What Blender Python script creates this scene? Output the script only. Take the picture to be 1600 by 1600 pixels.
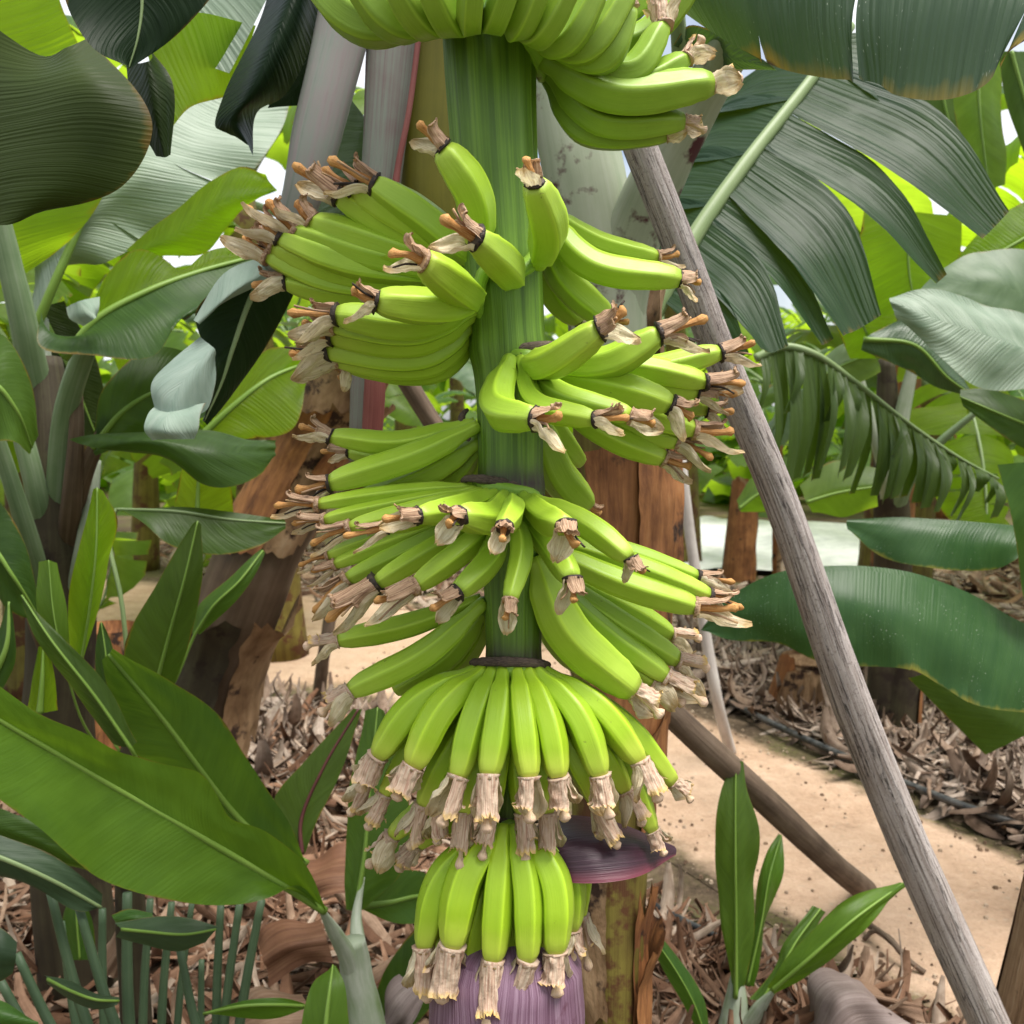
import bpy, math, random
from mathutils import Vector, Quaternion, Matrix, noise as mnoise

for _o in list(bpy.data.objects):
    bpy.data.objects.remove(_o, do_unlink=True)
SC = bpy.context.scene
COL = SC.collection
R = math.radians

# ------------------------------------------------------------------ camera
FPX = 1537.0                       # focal length in photograph pixels (1600 wide)
CAM_H = 1.45
PITCH = math.atan(180.0 / FPX)     # looking slightly down
cam_d = bpy.data.cameras.new('camera')
cam = bpy.data.objects.new('camera', cam_d)
COL.objects.link(cam)
cam.location = (0, 0, CAM_H)
cam.rotation_euler = (R(90) - PITCH, 0, 0)
cam_d.sensor_width = 36.0
cam_d.lens = 36.0 * FPX / 1600.0
cam_d.clip_start = 0.02
cam_d.clip_end = 500
cam_d.dof.use_dof = True
cam_d.dof.focus_distance = 1.0
cam_d.dof.aperture_fstop = 11.0
SC.camera = cam

# ------------------------------------------------------------------ world, sun, exposure
SUN_EL, SUN_AZ = 71.0, 122.0       # azimuth: degrees clockwise from +Y (122 = to the right, a little behind the camera)
w = bpy.data.worlds.new('World')
SC.world = w
w.use_nodes = True
wn, wl = w.node_tree.nodes, w.node_tree.links
wn.clear()
sky = wn.new('ShaderNodeTexSky')
sky.sky_type = 'NISHITA'
sky.sun_disc = False
sky.sun_elevation = R(SUN_EL)
sky.sun_rotation = R(SUN_AZ)
sky.dust_density = 2.0
tc = wn.new('ShaderNodeTexCoord')
cn = wn.new('ShaderNodeTexNoise')
cn.inputs['Scale'].default_value = 2.6
cn.inputs['Detail'].default_value = 7
cn.inputs['Roughness'].default_value = 0.55
cr = wn.new('ShaderNodeValToRGB')
cr.color_ramp.elements[0].position = 0.36
cr.color_ramp.elements[1].position = 0.56
cm = wn.new('ShaderNodeMixRGB')
cm.inputs['Color2'].default_value = (7.6, 7.8, 8.1, 1)     # cloud radiance, in the sky node's units
bg = wn.new('ShaderNodeBackground')
bg.inputs['Strength'].default_value = 0.075
wo = wn.new('ShaderNodeOutputWorld')
wl.new(tc.outputs['Generated'], cn.inputs['Vector'])
wl.new(cn.outputs['Fac'], cr.inputs['Fac'])
wl.new(cr.outputs['Color'], cm.inputs['Fac'])
wl.new(sky.outputs['Color'], cm.inputs['Color1'])
wl.new(cm.outputs['Color'], bg.inputs['Color'])
wl.new(bg.outputs['Background'], wo.inputs['Surface'])

sd = bpy.data.lights.new('sun', 'SUN')
sd.energy = 3.4
sd.angle = R(34)
sd.color = (1.0, 0.955, 0.88)
sun = bpy.data.objects.new('sun', sd)
COL.objects.link(sun)
_sv = Vector((math.sin(R(SUN_AZ)) * math.cos(R(SUN_EL)), math.cos(R(SUN_AZ)) * math.cos(R(SUN_EL)), math.sin(R(SUN_EL))))
sun.rotation_euler = (-_sv).to_track_quat('-Z', 'Y').to_euler()
sun.location = _sv * 20

SC.view_settings.view_transform = 'Standard'
SC.view_settings.look = 'None'
SC.view_settings.gamma = 1
SC.view_settings.exposure = 1.12
SC.view_settings.use_curve_mapping = False
SC.render.engine = 'CYCLES'
SC.cycles.max_bounces = 8
SC.cycles.transmission_bounces = 6
SC.cycles.diffuse_bounces = 4

# ------------------------------------------------------------------ geometry helpers
FWD = Vector((0, math.cos(PITCH), -math.sin(PITCH)))
UPV = Vector((0, math.sin(PITCH), math.cos(PITCH)))
RGT = Vector((1, 0, 0))
CL = Vector((0, 0, CAM_H))

def P(x, y, d):
    """survey point: photograph bearing (x, y) at a depth of d metres"""
    return CL + (FWD + RGT * ((x - 800) / FPX) - UPV * ((y - 800) / FPX)) * d

def G(x, y, z=0.0):
    """the same bearing, where it meets the ground"""
    v = FWD + RGT * ((x - 800) / FPX) - UPV * ((y - 800) / FPX)
    t = (z - CAM_H) / v.z
    return CL + v * t

def px(n, d):
    return n * d / FPX

def catmull(pts, n, closed=False):
    """n+1 points along a Catmull-Rom curve through pts (chord-length parameter)"""
    pts = [Vector(p) for p in pts]
    if len(pts) == 2:
        return [pts[0].lerp(pts[1], i / n) for i in range(n + 1)]
    L = [0.0]
    for a, b in zip(pts, pts[1:]):
        L.append(L[-1] + max((b - a).length ** 0.6, 1e-6))
    T = L[-1]
    ext = [pts[0] * 2 - pts[1]] + pts + [pts[-1] * 2 - pts[-2]]
    kt = [2 * L[0] - L[1]] + L + [2 * L[-1] - L[-2]]
    out = []
    k = 0
    for i in range(n + 1):
        s = T * i / n
        while k < len(L) - 2 and s > L[k + 1]:
            k += 1
        p0, p1, p2, p3 = ext[k], ext[k + 1], ext[k + 2], ext[k + 3]
        t0, t1, t2, t3 = kt[k], kt[k + 1], kt[k + 2], kt[k + 3]
        a1 = p0 * ((t1 - s) / (t1 - t0)) + p1 * ((s - t0) / (t1 - t0))
        a2 = p1 * ((t2 - s) / (t2 - t1)) + p2 * ((s - t1) / (t2 - t1))
        a3 = p2 * ((t3 - s) / (t3 - t2)) + p3 * ((s - t2) / (t3 - t2))
        b1 = a1 * ((t2 - s) / (t2 - t0)) + a2 * ((s - t0) / (t2 - t0))
        b2 = a2 * ((t3 - s) / (t3 - t1)) + a3 * ((s - t1) / (t3 - t1))
        out.append(b1 * ((t2 - s) / (t2 - t1)) + b2 * ((s - t1) / (t2 - t1)))
    return out

def lerpl(vals, t):
    """piecewise linear (list of (t, v))"""
    for (a, va), (b, vb) in zip(vals, vals[1:]):
        if t <= b:
            k = (t - a) / (b - a) if b > a else 0
            return va + (vb - va) * k
    return vals[-1][1]

def smooth(vals, t):
    for (a, va), (b, vb) in zip(vals, vals[1:]):
        if t <= b:
            k = (t - a) / (b - a) if b > a else 0
            k = max(0, min(1, k))
            k = k * k * (3 - 2 * k)
            return va + (vb - va) * k
    return vals[-1][1]

class MB:
    def __init__(self):
        self.v, self.f, self.uv, self.mi, self.col = [], [], [], [], None
    def grid(self, rows, uvs=None, closed=False, mi=0):
        """rows[i][j] points; uvs(i, j) -> (u, v); closed joins the last column to the first"""
        b = len(self.v)
        n, m = len(rows), len(rows[0])
        for r in rows:
            self.v.extend(r)
        if uvs is None:
            uvs = lambda i, j: (i / max(1, n - 1), j / max(1, (m if closed else m - 1)))
        for i in range(n - 1):
            for j in range(m if closed else m - 1):
                j2 = (j + 1) % m
                self.f.append((b + i * m + j, b + i * m + j2, b + (i + 1) * m + j2, b + (i + 1) * m + j))
                self.uv.append((uvs(i, j), uvs(i, j + 1), uvs(i + 1, j + 1), uvs(i + 1, j)))
                self.mi.append(mi)
        return b
    def cap(self, row_start, m, flip=False, mi=0, uv=(0, 0)):
        c = Vector((0, 0, 0))
        for j in range(m):
            c += Vector(self.v[row_start + j])
        self.v.append(c / m)
        k = len(self.v) - 1
        for j in range(m):
            a, d = row_start + j, row_start + (j + 1) % m
            self.f.append((k, d, a) if flip else (k, a, d))
            self.uv.append((uv, uv, uv))
            self.mi.append(mi)
    def tube(self, pts, rad, ns=10, prof=None, up=None, cap0=True, cap1=True, mi=0, roll=0.0, flat=1.0, u0=0.0, u1=1.0):
        """sweep; rad(t) radius; prof(theta, t) radius factor; flat squashes the second axis"""
        n = len(pts) - 1
        T = []
        for i in range(n + 1):
            a, c = pts[max(0, i - 1)], pts[min(n, i + 1)]
            d = (c - a)
            T.append(d.normalized() if d.length > 1e-9 else Vector((0, 0, 1)))
        upv = Vector(up) if up is not None else (Vector((0, 0, 1)) if abs(T[0].z) < 0.9 else Vector((0, -1, 0)))
        nrm = (upv - T[0] * upv.dot(T[0])).normalized()
        rows = []
        for i in range(n + 1):
            if i:
                q = T[i - 1].rotation_difference(T[i])
                nrm = q @ nrm
                nrm = (nrm - T[i] * nrm.dot(T[i])).normalized()
            bi = T[i].cross(nrm)
            t = i / n
            r = rad(t) if callable(rad) else rad
            row = []
            for j in range(ns):
                th = 2 * math.pi * j / ns + roll
                k = r * (prof(th - roll, t) if prof else 1.0)
                row.append(pts[i] + nrm * (math.cos(th) * k) + bi * (math.sin(th) * k * flat))
            rows.append(row)
        b = self.grid(rows, lambda i, j: (u0 + (u1 - u0) * i / n, j / ns), True, mi)
        if cap0: self.cap(b, ns, True, mi, (u0, 0.5))
        if cap1: self.cap(b + n * ns, ns, False, mi, (u1, 0.5))
    def build(self, name, mats, parent=None, flatshade=False, origin=None):
        me = bpy.data.meshes.new(name)
        off = Vector((0, 0, 0))
        if parent is not None and origin is None:
            off = ROOTLOC.get(parent.name, Vector((0, 0, 0)))
        elif origin is not None:
            off = Vector(origin)
        me.from_pydata([tuple(Vector(p) - off) for p in self.v], [], self.f)
        ul = me.uv_layers.new(name='UVMap')
        flatuv = []
        for fu in self.uv:
            for a in fu:
                flatuv.extend(a)
        ul.data.foreach_set('uv', flatuv)
        if not isinstance(mats, (list, tuple)):
            mats = [mats]
        for m in mats:
            me.materials.append(m)
        me.polygons.foreach_set('material_index', self.mi)
        me.polygons.foreach_set('use_smooth', [not flatshade] * len(self.f))
        if self.col is not None:
            at = me.color_attributes.new('tint', 'FLOAT_COLOR', 'POINT')
            fl = []
            for c in self.col:
                fl.extend((c[0], c[1], c[2], 1))
            at.data.foreach_set('color', fl)
        me.update()
        o = bpy.data.objects.new(name, me)
        COL.objects.link(o)
        if parent is not None:
            o.parent = parent
            ROOTLOC[o.name] = ROOTLOC.get(parent.name, Vector((0, 0, 0)))
        elif origin is not None:
            o.location = off
        return o

ROOTLOC = {}

def tag(o, label=None, cat=None, group=None, kind=None):
    if label: o['label'] = label
    if cat: o['category'] = cat
    if group: o['group'] = group
    if kind: o['kind'] = kind
    return o

def thing(name, label, cat, loc, group=None):
    o = bpy.data.objects.new(name, None)
    COL.objects.link(o)
    o.location = loc
    o.empty_display_size = 0.1
    ROOTLOC[o.name] = Vector(loc)
    return tag(o, label, cat, group)

def nz(x, y=0.0, z=0.0):
    return mnoise.noise(Vector((x, y, z)))

# ------------------------------------------------------------------ materials
class NT:
    def __init__(self, name):
        self.m = bpy.data.materials.new(name)
        self.m.use_nodes = True
        self.n, self.l = self.m.node_tree.nodes, self.m.node_tree.links
        self.n.clear()
        self.out = self.n.new('ShaderNodeOutputMaterial')
    def add(self, t, **kw):
        x = self.n.new(t)
        for k, v in kw.items():
            if k in x.inputs.keys():
                x.inputs[k].default_value = v
            else:
                setattr(x, k, v)
        return x
    def link(self, a, b):
        self.l.new(a, b)
    def set(self, sock, val):
        if isinstance(val, bpy.types.NodeSocket):
            self.l.new(val, sock)
        else:
            sock.default_value = val
    def math(self, op, a, b=0.0, clamp=False):
        x = self.n.new('ShaderNodeMath'); x.operation = op; x.use_clamp = clamp
        self.set(x.inputs[0], a); self.set(x.inputs[1], b)
        return x.outputs[0]
    def mix(self, f, a, b, mode='MIX'):
        x = self.n.new('ShaderNodeMixRGB'); x.blend_type = mode
        self.set(x.inputs[0], f); self.set(x.inputs[1], a); self.set(x.inputs[2], b)
        return x.outputs[0]
    def ramp(self, f, stops):
        x = self.n.new('ShaderNodeValToRGB')
        e = x.color_ramp.elements
        while len(e) < len(stops):
            e.new(0.5)
        for k, (p, c) in enumerate(stops):
            e[k].position = p
            e[k].color = (*c, 1) if isinstance(c, tuple) and len(c) == 3 else (c if isinstance(c, tuple) else (c, c, c, 1))
        self.set(x.inputs[0], f)
        return x.outputs[0]
    def noise(self, vec, scale, detail=3, rough=0.5, dist=0.0):
        x = self.n.new('ShaderNodeTexNoise')
        x.inputs['Scale'].default_value = scale
        x.inputs['Detail'].default_value = detail
        x.inputs['Roughness'].default_value = rough
        x.inputs['Distortion'].default_value = dist
        if vec is not None: self.link(vec, x.inputs['Vector'])
        return x.outputs['Fac']
    def mapv(self, vec, scale=(1, 1, 1), loc=(0, 0, 0)):
        x = self.n.new('ShaderNodeMapping')
        x.inputs['Scale'].default_value = scale
        x.inputs['Location'].default_value = loc
        self.link(vec, x.inputs['Vector'])
        return x.outputs['Vector']
    def bump(self, h, strength=0.3, dist=0.002, normal=None):
        x = self.n.new('ShaderNodeBump')
        x.inputs['Strength'].default_value = strength
        x.inputs['Distance'].default_value = dist
        self.link(h, x.inputs['Height'])
        if normal is not None: self.link(normal, x.inputs['Normal'])
        return x.outputs['Normal']
    def bsdf(self, col, rough=0.5, normal=None, spec=0.5, coat=0.0, sss=0.0):
        x = self.n.new('ShaderNodeBsdfPrincipled')
        self.set(x.inputs['Base Color'], col if isinstance(col, bpy.types.NodeSocket) else (*col, 1))
        self.set(x.inputs['Roughness'], rough)
        x.inputs['Specular IOR Level'].default_value = spec
        x.inputs['Coat Weight'].default_value = coat
        x.inputs['Coat Roughness'].default_value = 0.3
        if sss:
            x.inputs['Subsurface Weight'].default_value = sss
            x.inputs['Subsurface Radius'].default_value = (0.006, 0.008, 0.002)
            x.inputs['Subsurface Scale'].default_value = 1.0
        if normal is not None: self.link(normal, x.inputs['Normal'])
        return x.outputs[0]
    def done(self, sh):
        self.link(sh, self.out.inputs['Surface'])
        return self.m
    def uv(self):
        return self.add('ShaderNodeUVMap', uv_map='UVMap').outputs[0]
    def sep(self, v):
        x = self.n.new('ShaderNodeSeparateXYZ'); self.link(v, x.inputs[0])
        return x.outputs
    def comb(self, a, b, c=0.0):
        x = self.n.new('ShaderNodeCombineXYZ')
        self.set(x.inputs[0], a); self.set(x.inputs[1], b); self.set(x.inputs[2], c)
        return x.outputs[0]
    def pos(self):
        return self.add('ShaderNodeNewGeometry').outputs['Position']
    def objrand(self):
        return self.add('ShaderNodeObjectInfo').outputs['Random']

def rgb(r, g, b):
    f = lambda c: (c / 255 / 12.92) if c <= 10 else ((c / 255 + 0.055) / 1.055) ** 2.4
    return (f(r), f(g), f(b))

def mat_leaf(name, col, col2, trans, tf=0.35, rough=0.42, vein=70.0, vamp=0.5, edge=0.3, slant=0.25, spots=0.0,
             edgecol=(0.30, 0.16, 0.02), spec=0.5, bump=0.35, wear=0.0, pleat=0.16, pf=110.0):
    """blade: fine parallel veins across the leaf (u = metres along the midrib, v = 0..1 across), lit through"""
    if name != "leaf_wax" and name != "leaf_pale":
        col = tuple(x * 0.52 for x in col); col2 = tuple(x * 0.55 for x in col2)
    t = NT(name)
    uv = t.uv()
    s = t.sep(uv)
    av = t.math('ABSOLUTE', t.math('MULTIPLY', t.math('SUBTRACT', s[1], 0.5), 2.0))
    u = t.math('ADD', s[0], t.math('MULTIPLY', av, -slant * 0.3))
    side = t.math('GREATER_THAN', s[1], 0.5)
    pos = t.pos()
    vv = t.comb(t.math('MULTIPLY', u, vein), t.math('MULTIPLY', av, 0.9), t.math('MULTIPLY', side, 7.3))
    n1 = t.noise(vv, 1.0, 3.0, 0.62)
    vv2 = t.comb(t.math('MULTIPLY', u, vein * 0.22), t.math('MULTIPLY', av, 0.5), t.math('MULTIPLY', side, 3.1))
    n2 = t.noise(vv2, 1.0, 2.0)
    big = t.noise(pos, 7.0, 4.0, 0.6)
    f = t.math('ADD', t.math('MULTIPLY', n1, vamp), t.math('MULTIPLY', big, 1.0 - vamp))
    f = t.math('ADD', f, t.math('MULTIPLY', t.math('SUBTRACT', n2, 0.5), 0.35))
    f = t.math('MULTIPLY', t.math('SUBTRACT', f, 0.33), 2.8, True)
    c = t.mix(f, (*col, 1), (*col2, 1))
    c = t.mix(t.math('MULTIPLY', t.math('SUBTRACT', t.objrand(), 0.5), 0.35), c, (0.16, 0.20, 0.02, 1))
    # margin: yellowing, then a dry brown rim
    en = t.noise(t.comb(t.math('MULTIPLY', s[0], 9.0), t.math('MULTIPLY', s[1], 2.0), 0.0), 1.0, 4.0)
    streak = t.math('MULTIPLY', t.math('SUBTRACT', n1, 0.5), 0.10)
    e0 = t.math('ADD', t.math('ADD', av, streak), t.math('MULTIPLY', t.math('SUBTRACT', en, 0.62), 0.55 * edge))
    ey = t.ramp(e0, [(max(0.0, 0.985 - 0.10 * edge), 0.0), (0.998, 1.0)])
    eb = t.ramp(e0, [(0.972, 0.0), (0.992, 1.0)])
    if edge > 0:
        c = t.mix(t.math('MULTIPLY', ey, min(1.0, edge)), c, (*edgecol, 1))
        c = t.mix(t.math('MULTIPLY', eb, min(1.0, edge * 1.2)), c, (0.055, 0.03, 0.012, 1))
    if spots:
        sp = t.noise(t.comb(t.math('MULTIPLY', u, 320), t.math('MULTIPLY', av, 40), 0), 1.0, 1.0)
        sm = t.math('MULTIPLY', t.ramp(sp, [(0.70, 0.0), (0.76, 1.0)]), t.ramp(t.noise(pos, 9.0, 2.0), [(0.48, 0.0), (0.62, 1.0)]))
        c = t.mix(t.math('MULTIPLY', sm, spots), c, (0.55, 0.6, 0.5, 1))
    if wear:
        wm = t.ramp(t.noise(pos, 15.0, 5.0, 0.7), [(0.60, 0.0), (0.70, 1.0)])
        c = t.mix(t.math('MULTIPLY', wm, wear), c, (0.20, 0.13, 0.04, 1))
    hgt = t.math('ADD', n1, t.math('MULTIPLY', n2, 2.2))
    if pleat:
        pn = t.noise(t.comb(t.math('MULTIPLY', u, pf * 1.9), t.math('MULTIPLY', av, 0.6), t.math('MULTIPLY', side, 5.7)), 1.0, 1.5, 0.6)
        pl = t.math('ADD', t.math('MULTIPLY', t.math('SUBTRACT', pn, 0.5), 4.5), t.math('MULTIPLY', t.math('SINE', t.math('ADD', t.math('MULTIPLY', u, 2 * math.pi * pf), t.math('MULTIPLY', n2, 14.0))), 0.4))
        pl = t.math('MULTIPLY', pl, t.ramp(big, [(0.38, 0.25), (0.62, 1.0)]))
        hgt = t.math('ADD', hgt, t.math('MULTIPLY', pl, pleat))
    nrm = t.bump(hgt, bump, 0.004)
    rr = t.math('ADD', t.math('MULTIPLY', big, 0.22), rough - 0.11)
    b = t.bsdf(c, rr, nrm, spec if name in ('leaf_pale', 'leaf_wax', 'leaf_blue') else spec * 0.42)
    tr = t.add('ShaderNodeBsdfTranslucent')
    tcol = t.mix(f, tuple(x * 0.72 for x in trans) + (1,), (*trans, 1))
    if edge > 0:
        tcol = t.mix(t.math('MULTIPLY', ey, min(1.0, edge)), tcol, (0.55, 0.26, 0.01, 1))
        tcol = t.mix(t.math('MULTIPLY', eb, min(1.0, edge * 1.2)), tcol, (0.06, 0.03, 0.01, 1))
    t.set(tr.inputs['Color'], tcol)
    t.link(nrm, tr.inputs['Normal'])
    mx = t.add('ShaderNodeMixShader')
    mx.inputs[0].default_value = tf
    t.link(b, mx.inputs[1]); t.link(tr.outputs[0], mx.inputs[2])
    return t.done(mx.outputs[0])

def mat_streak(name, cols, su=4.0, sv=40.0, rough=0.7, bump=0.5, dist=0.004, blot=None, spec=0.3, tintpos=0.0, detail=6):
    """long fibres: noise stretched along u"""
    k_ = 0.72 if name.split("_")[0] in ("petiole", "rib", "sheath") else (0.85 if name.split("_")[0] in ("trunk", "dry") else 1.0)
    cols = [tuple(x * k_ for x in c) for c in cols]
    t = NT(name)
    uv = t.uv()
    s = t.sep(uv)
    pos = t.pos()
    # wrap v on a circle so that no seam shows
    a = t.math('MULTIPLY', s[1], 2 * math.pi)
    k = sv / (2 * math.pi)
    vec = t.comb(t.math('MULTIPLY', t.math('COSINE', a), k), t.math('MULTIPLY', t.math('SINE', a), k), t.math('MULTIPLY', s[0], su))
    n1 = t.noise(vec, 1.0, detail, 0.65, 0.3)
    n2 = t.noise(pos, 11.0, 4.0, 0.6)
    f = t.math('ADD', t.math('MULTIPLY', n1, 0.62), t.math('MULTIPLY', n2, 0.38))
    st = [(0.28 + 0.44 * i / (len(cols) - 1), c) for i, c in enumerate(cols)]
    c = t.ramp(f, st)
    if blot:
        bm = t.ramp(t.noise(pos, blot[1], 5.0, 0.65), [(blot[2], 0.0), (blot[2] + 0.06, 1.0)])
        c = t.mix(bm, c, (*blot[0], 1))
    nrm = t.bump(n1, bump, dist)
    return t.done(t.bsdf(c, rough, nrm, spec))

M = {}
def setup_materials():
    # ---- fruit
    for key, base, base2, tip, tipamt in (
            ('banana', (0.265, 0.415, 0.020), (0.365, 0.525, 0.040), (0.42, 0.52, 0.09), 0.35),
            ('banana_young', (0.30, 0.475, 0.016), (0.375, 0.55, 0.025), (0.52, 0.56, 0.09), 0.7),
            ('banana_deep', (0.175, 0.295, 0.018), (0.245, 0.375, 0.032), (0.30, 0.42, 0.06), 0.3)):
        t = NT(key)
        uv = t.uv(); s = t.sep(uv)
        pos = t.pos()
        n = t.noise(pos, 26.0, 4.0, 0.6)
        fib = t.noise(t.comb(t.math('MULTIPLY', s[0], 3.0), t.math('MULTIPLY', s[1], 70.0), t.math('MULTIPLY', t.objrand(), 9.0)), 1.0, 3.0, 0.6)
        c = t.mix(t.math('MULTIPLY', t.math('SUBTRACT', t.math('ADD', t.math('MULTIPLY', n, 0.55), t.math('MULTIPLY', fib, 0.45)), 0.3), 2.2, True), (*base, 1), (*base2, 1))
        # pale ridge lines (five ridges)
        rg = t.math('ABSOLUTE', t.math('SUBTRACT', t.math('FRACT', t.math('ADD', t.math('MULTIPLY', s[1], 5.0), 0.5)), 0.5))
        rm = t.ramp(rg, [(0.0, 1.0), (0.10, 0.0)])
        c = t.mix(t.math('MULTIPLY', rm, 0.6), c, tuple(min(1, x * 1.4) for x in base2) + (1,))
        tm = t.ramp(t.math('ADD', s[0], t.math('MULTIPLY', t.math('SUBTRACT', n, 0.5), 0.15)), [(0.72, 0.0), (0.99, 1.0)])
        c = t.mix(t.math('MULTIPLY', tm, tipamt), c, (*tip, 1))
        pm = t.ramp(s[0], [(0.0, 1.0), (0.22, 0.0)])
        c = t.mix(t.math('MULTIPLY', pm, 0.35), c, tuple(x * 0.8 + 0.02 for x in base2) + (1,))
        c = t.mix(t.math('MULTIPLY', t.objrand(), 0.28), c, (0.19, 0.36, 0.03, 1))
        sp = t.ramp(t.noise(pos, 210.0, 1.0), [(0.735, 0.0), (0.78, 1.0)])
        spm = t.math('MULTIPLY', sp, t.ramp(t.noise(pos, 16.0, 2.0), [(0.5, 0.0), (0.64, 1.0)]))
        c = t.mix(t.math('MULTIPLY', spm, 0.55), c, (0.10, 0.085, 0.02, 1))
        scm = t.ramp(t.noise(t.comb(t.math('MULTIPLY', s[0], 7.0), t.math('MULTIPLY', s[1], 26.0), t.math('MULTIPLY', t.objrand(), 31.0)), 1.0, 4.0, 0.7), [(0.70, 0.0), (0.76, 1.0)])
        c = t.mix(t.math('MULTIPLY', scm, 0.45), c, (0.13, 0.12, 0.03, 1))
        nrm = t.bump(t.math('ADD', fib, t.math('MULTIPLY', t.noise(pos, 120.0, 2.0), 0.5)), 0.16, 0.002)
        rr = t.math('ADD', t.math('MULTIPLY', n, 0.25), 0.30)
        M[key] = t.done(t.bsdf(c, rr, nrm, 0.42, 0.0, 0.10))
    # ---- dry flower
    def flower(key, a, b, cc, tipc, tf):
        t = NT(key)
        uv = t.uv(); s = t.sep(uv); pos = t.pos()
        rd = t.objrand()
        st = t.noise(t.comb(t.math('MULTIPLY', s[0], 1.3), t.math('MULTIPLY', s[1], 22.0), t.math('MULTIPLY', rd, 20.0)), 1.0, 3.0, 0.6)
        c = t.ramp(st, [(0.32, a), (0.5, b), (0.66, cc)])
        n = t.noise(pos, 240.0, 3.0)
        tm = t.ramp(t.math('ADD', s[0], t.math('MULTIPLY', t.math('SUBTRACT', n, 0.5), 0.3)), [(0.78, 0.0), (0.95, 1.0)])
        c = t.mix(tm, c, (*tipc, 1))
        dk = t.ramp(n, [(0.62, 0.0), (0.74, 1.0)])
        c = t.mix(t.math('MULTIPLY', dk, 0.5), c, (0.05, 0.026, 0.016, 1))
        c = t.mix(t.math('MULTIPLY', rd, 0.4), c, tuple(x * 0.7 for x in b) + (1,))
        nrm = t.bump(t.math('ADD', st, n), 0.7, 0.0015)
        bs = t.bsdf(c, 0.62, nrm, 0.35)
        tr = t.add('ShaderNodeBsdfTranslucent'); t.set(tr.inputs['Color'], c)
        mx = t.add('ShaderNodeMixShader'); mx.inputs[0].default_value = tf
        t.link(bs, mx.inputs[1]); t.link(tr.outputs[0], mx.inputs[2])
        M[key] = t.done(mx.outputs[0])
    flower('tepal_brown', (0.17, 0.085, 0.055), (0.48, 0.30, 0.19), (0.70, 0.52, 0.36), (0.60, 0.38, 0.19), 0.2)
    flower('tepal_tan', (0.42, 0.22, 0.16), (0.64, 0.46, 0.34), (0.76, 0.64, 0.50), (0.72, 0.50, 0.18), 0.25)
    flower('tepal_pale', (0.54, 0.42, 0.25), (0.74, 0.63, 0.44), (0.86, 0.78, 0.60), (0.60, 0.42, 0.20), 0.35)
    flower('style_orange', (0.34, 0.13, 0.035), (0.52, 0.25, 0.075), (0.62, 0.37, 0.15), (0.56, 0.29, 0.09), 0.05)
    flower('style_cream', (0.58, 0.38, 0.20), (0.66, 0.48, 0.30), (0.72, 0.58, 0.42), (0.68, 0.48, 0.36), 0.05)
    flower('char', (0.012, 0.009, 0.008), (0.03, 0.02, 0.016), (0.07, 0.045, 0.03), (0.06, 0.04, 0.025), 0.0)
    # ---- bunch stalk
    t = NT('stalk')
    uv = t.uv(); s = t.sep(uv); pos = t.pos()
    a = t.math('MULTIPLY', s[1], 2 * math.pi)
    vec = t.comb(t.math('MULTIPLY', t.math('COSINE', a), 7.0), t.math('MULTIPLY', t.math('SINE', a), 7.0), t.math('MULTIPLY', s[0], 3.0))
    n1 = t.noise(vec, 1.0, 5.0, 0.62)
    n2 = t.noise(pos, 9.0, 4.0)
    c = t.ramp(t.math('ADD', t.math('MULTIPLY', n1, 0.7), t.math('MULTIPLY', n2, 0.3)),
               [(0.34, (0.038, 0.085, 0.007)), (0.48, (0.085, 0.17, 0.012)), (0.60, (0.135, 0.25, 0.020)), (0.72, (0.19, 0.32, 0.045))])
    at = t.add('ShaderNodeAttribute', attribute_name='tint')
    dk = t.sep(at.outputs['Vector'])[0]
    dk = t.math('MULTIPLY', dk, t.ramp(t.noise(vec, 2.0, 3.0), [(0.25, 0.55), (0.55, 1.0)]))
    c = t.mix(dk, c, (0.030, 0.016, 0.018, 1))
    nrm = t.bump(n1, 0.45, 0.005)
    M['stalk'] = t.done(t.bsdf(c, 0.44, nrm, 0.4))
    M['crown_green'] = mat_streak('crown_green', [(0.10, 0.21, 0.018), (0.19, 0.34, 0.03), (0.29, 0.44, 0.05)], 3, 20, 0.45, 0.3, 0.003, ((0.05, 0.035, 0.02), 24.0, 0.66), 0.4)
    M['scar'] = mat_streak('scar', [(0.02, 0.012, 0.012), (0.06, 0.04, 0.034), (0.14, 0.10, 0.08), (0.22, 0.19, 0.12)], 30, 30, 0.75, 0.8, 0.003)
    # ---- male bud
    t = NT('bract_purple')
    uv = t.uv(); s = t.sep(uv); pos = t.pos()
    a = t.math('MULTIPLY', s[1], 2 * math.pi)
    vec = t.comb(t.math('MULTIPLY', t.math('COSINE', a), 13.0), t.math('MULTIPLY', t.math('SINE', a), 13.0), t.math('MULTIPLY', s[0], 1.6))
    n1 = t.noise(vec, 1.0, 6.0, 0.68)
    n2 = t.noise(pos, 14.0, 5.0, 0.65)
    c = t.ramp(n1, [(0.32, (0.09, 0.038, 0.065)), (0.50, (0.175, 0.095, 0.145)), (0.68, (0.30, 0.205, 0.27))])
    c = t.mix(t.ramp(n2, [(0.60, 0.0), (0.68, 0.75)]), c, (0.075, 0.018, 0.034, 1))
    nrm = t.bump(n1, 0.5, 0.003)
    M['bract_purple'] = t.done(t.bsdf(c, 0.5, nrm, 0.4))
    t = NT('bract_lifted')
    uv = t.uv(); s = t.sep(uv); pos = t.pos()
    n1 = t.noise(t.comb(t.math('MULTIPLY', s[0], 1.5), t.math('MULTIPLY', s[1], 26.0), 0), 1.0, 5.0, 0.6)
    c = t.ramp(n1, [(0.30, (0.024, 0.007, 0.015)), (0.52, (0.038, 0.011, 0.023)), (0.72, (0.065, 0.026, 0.044))])
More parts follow.
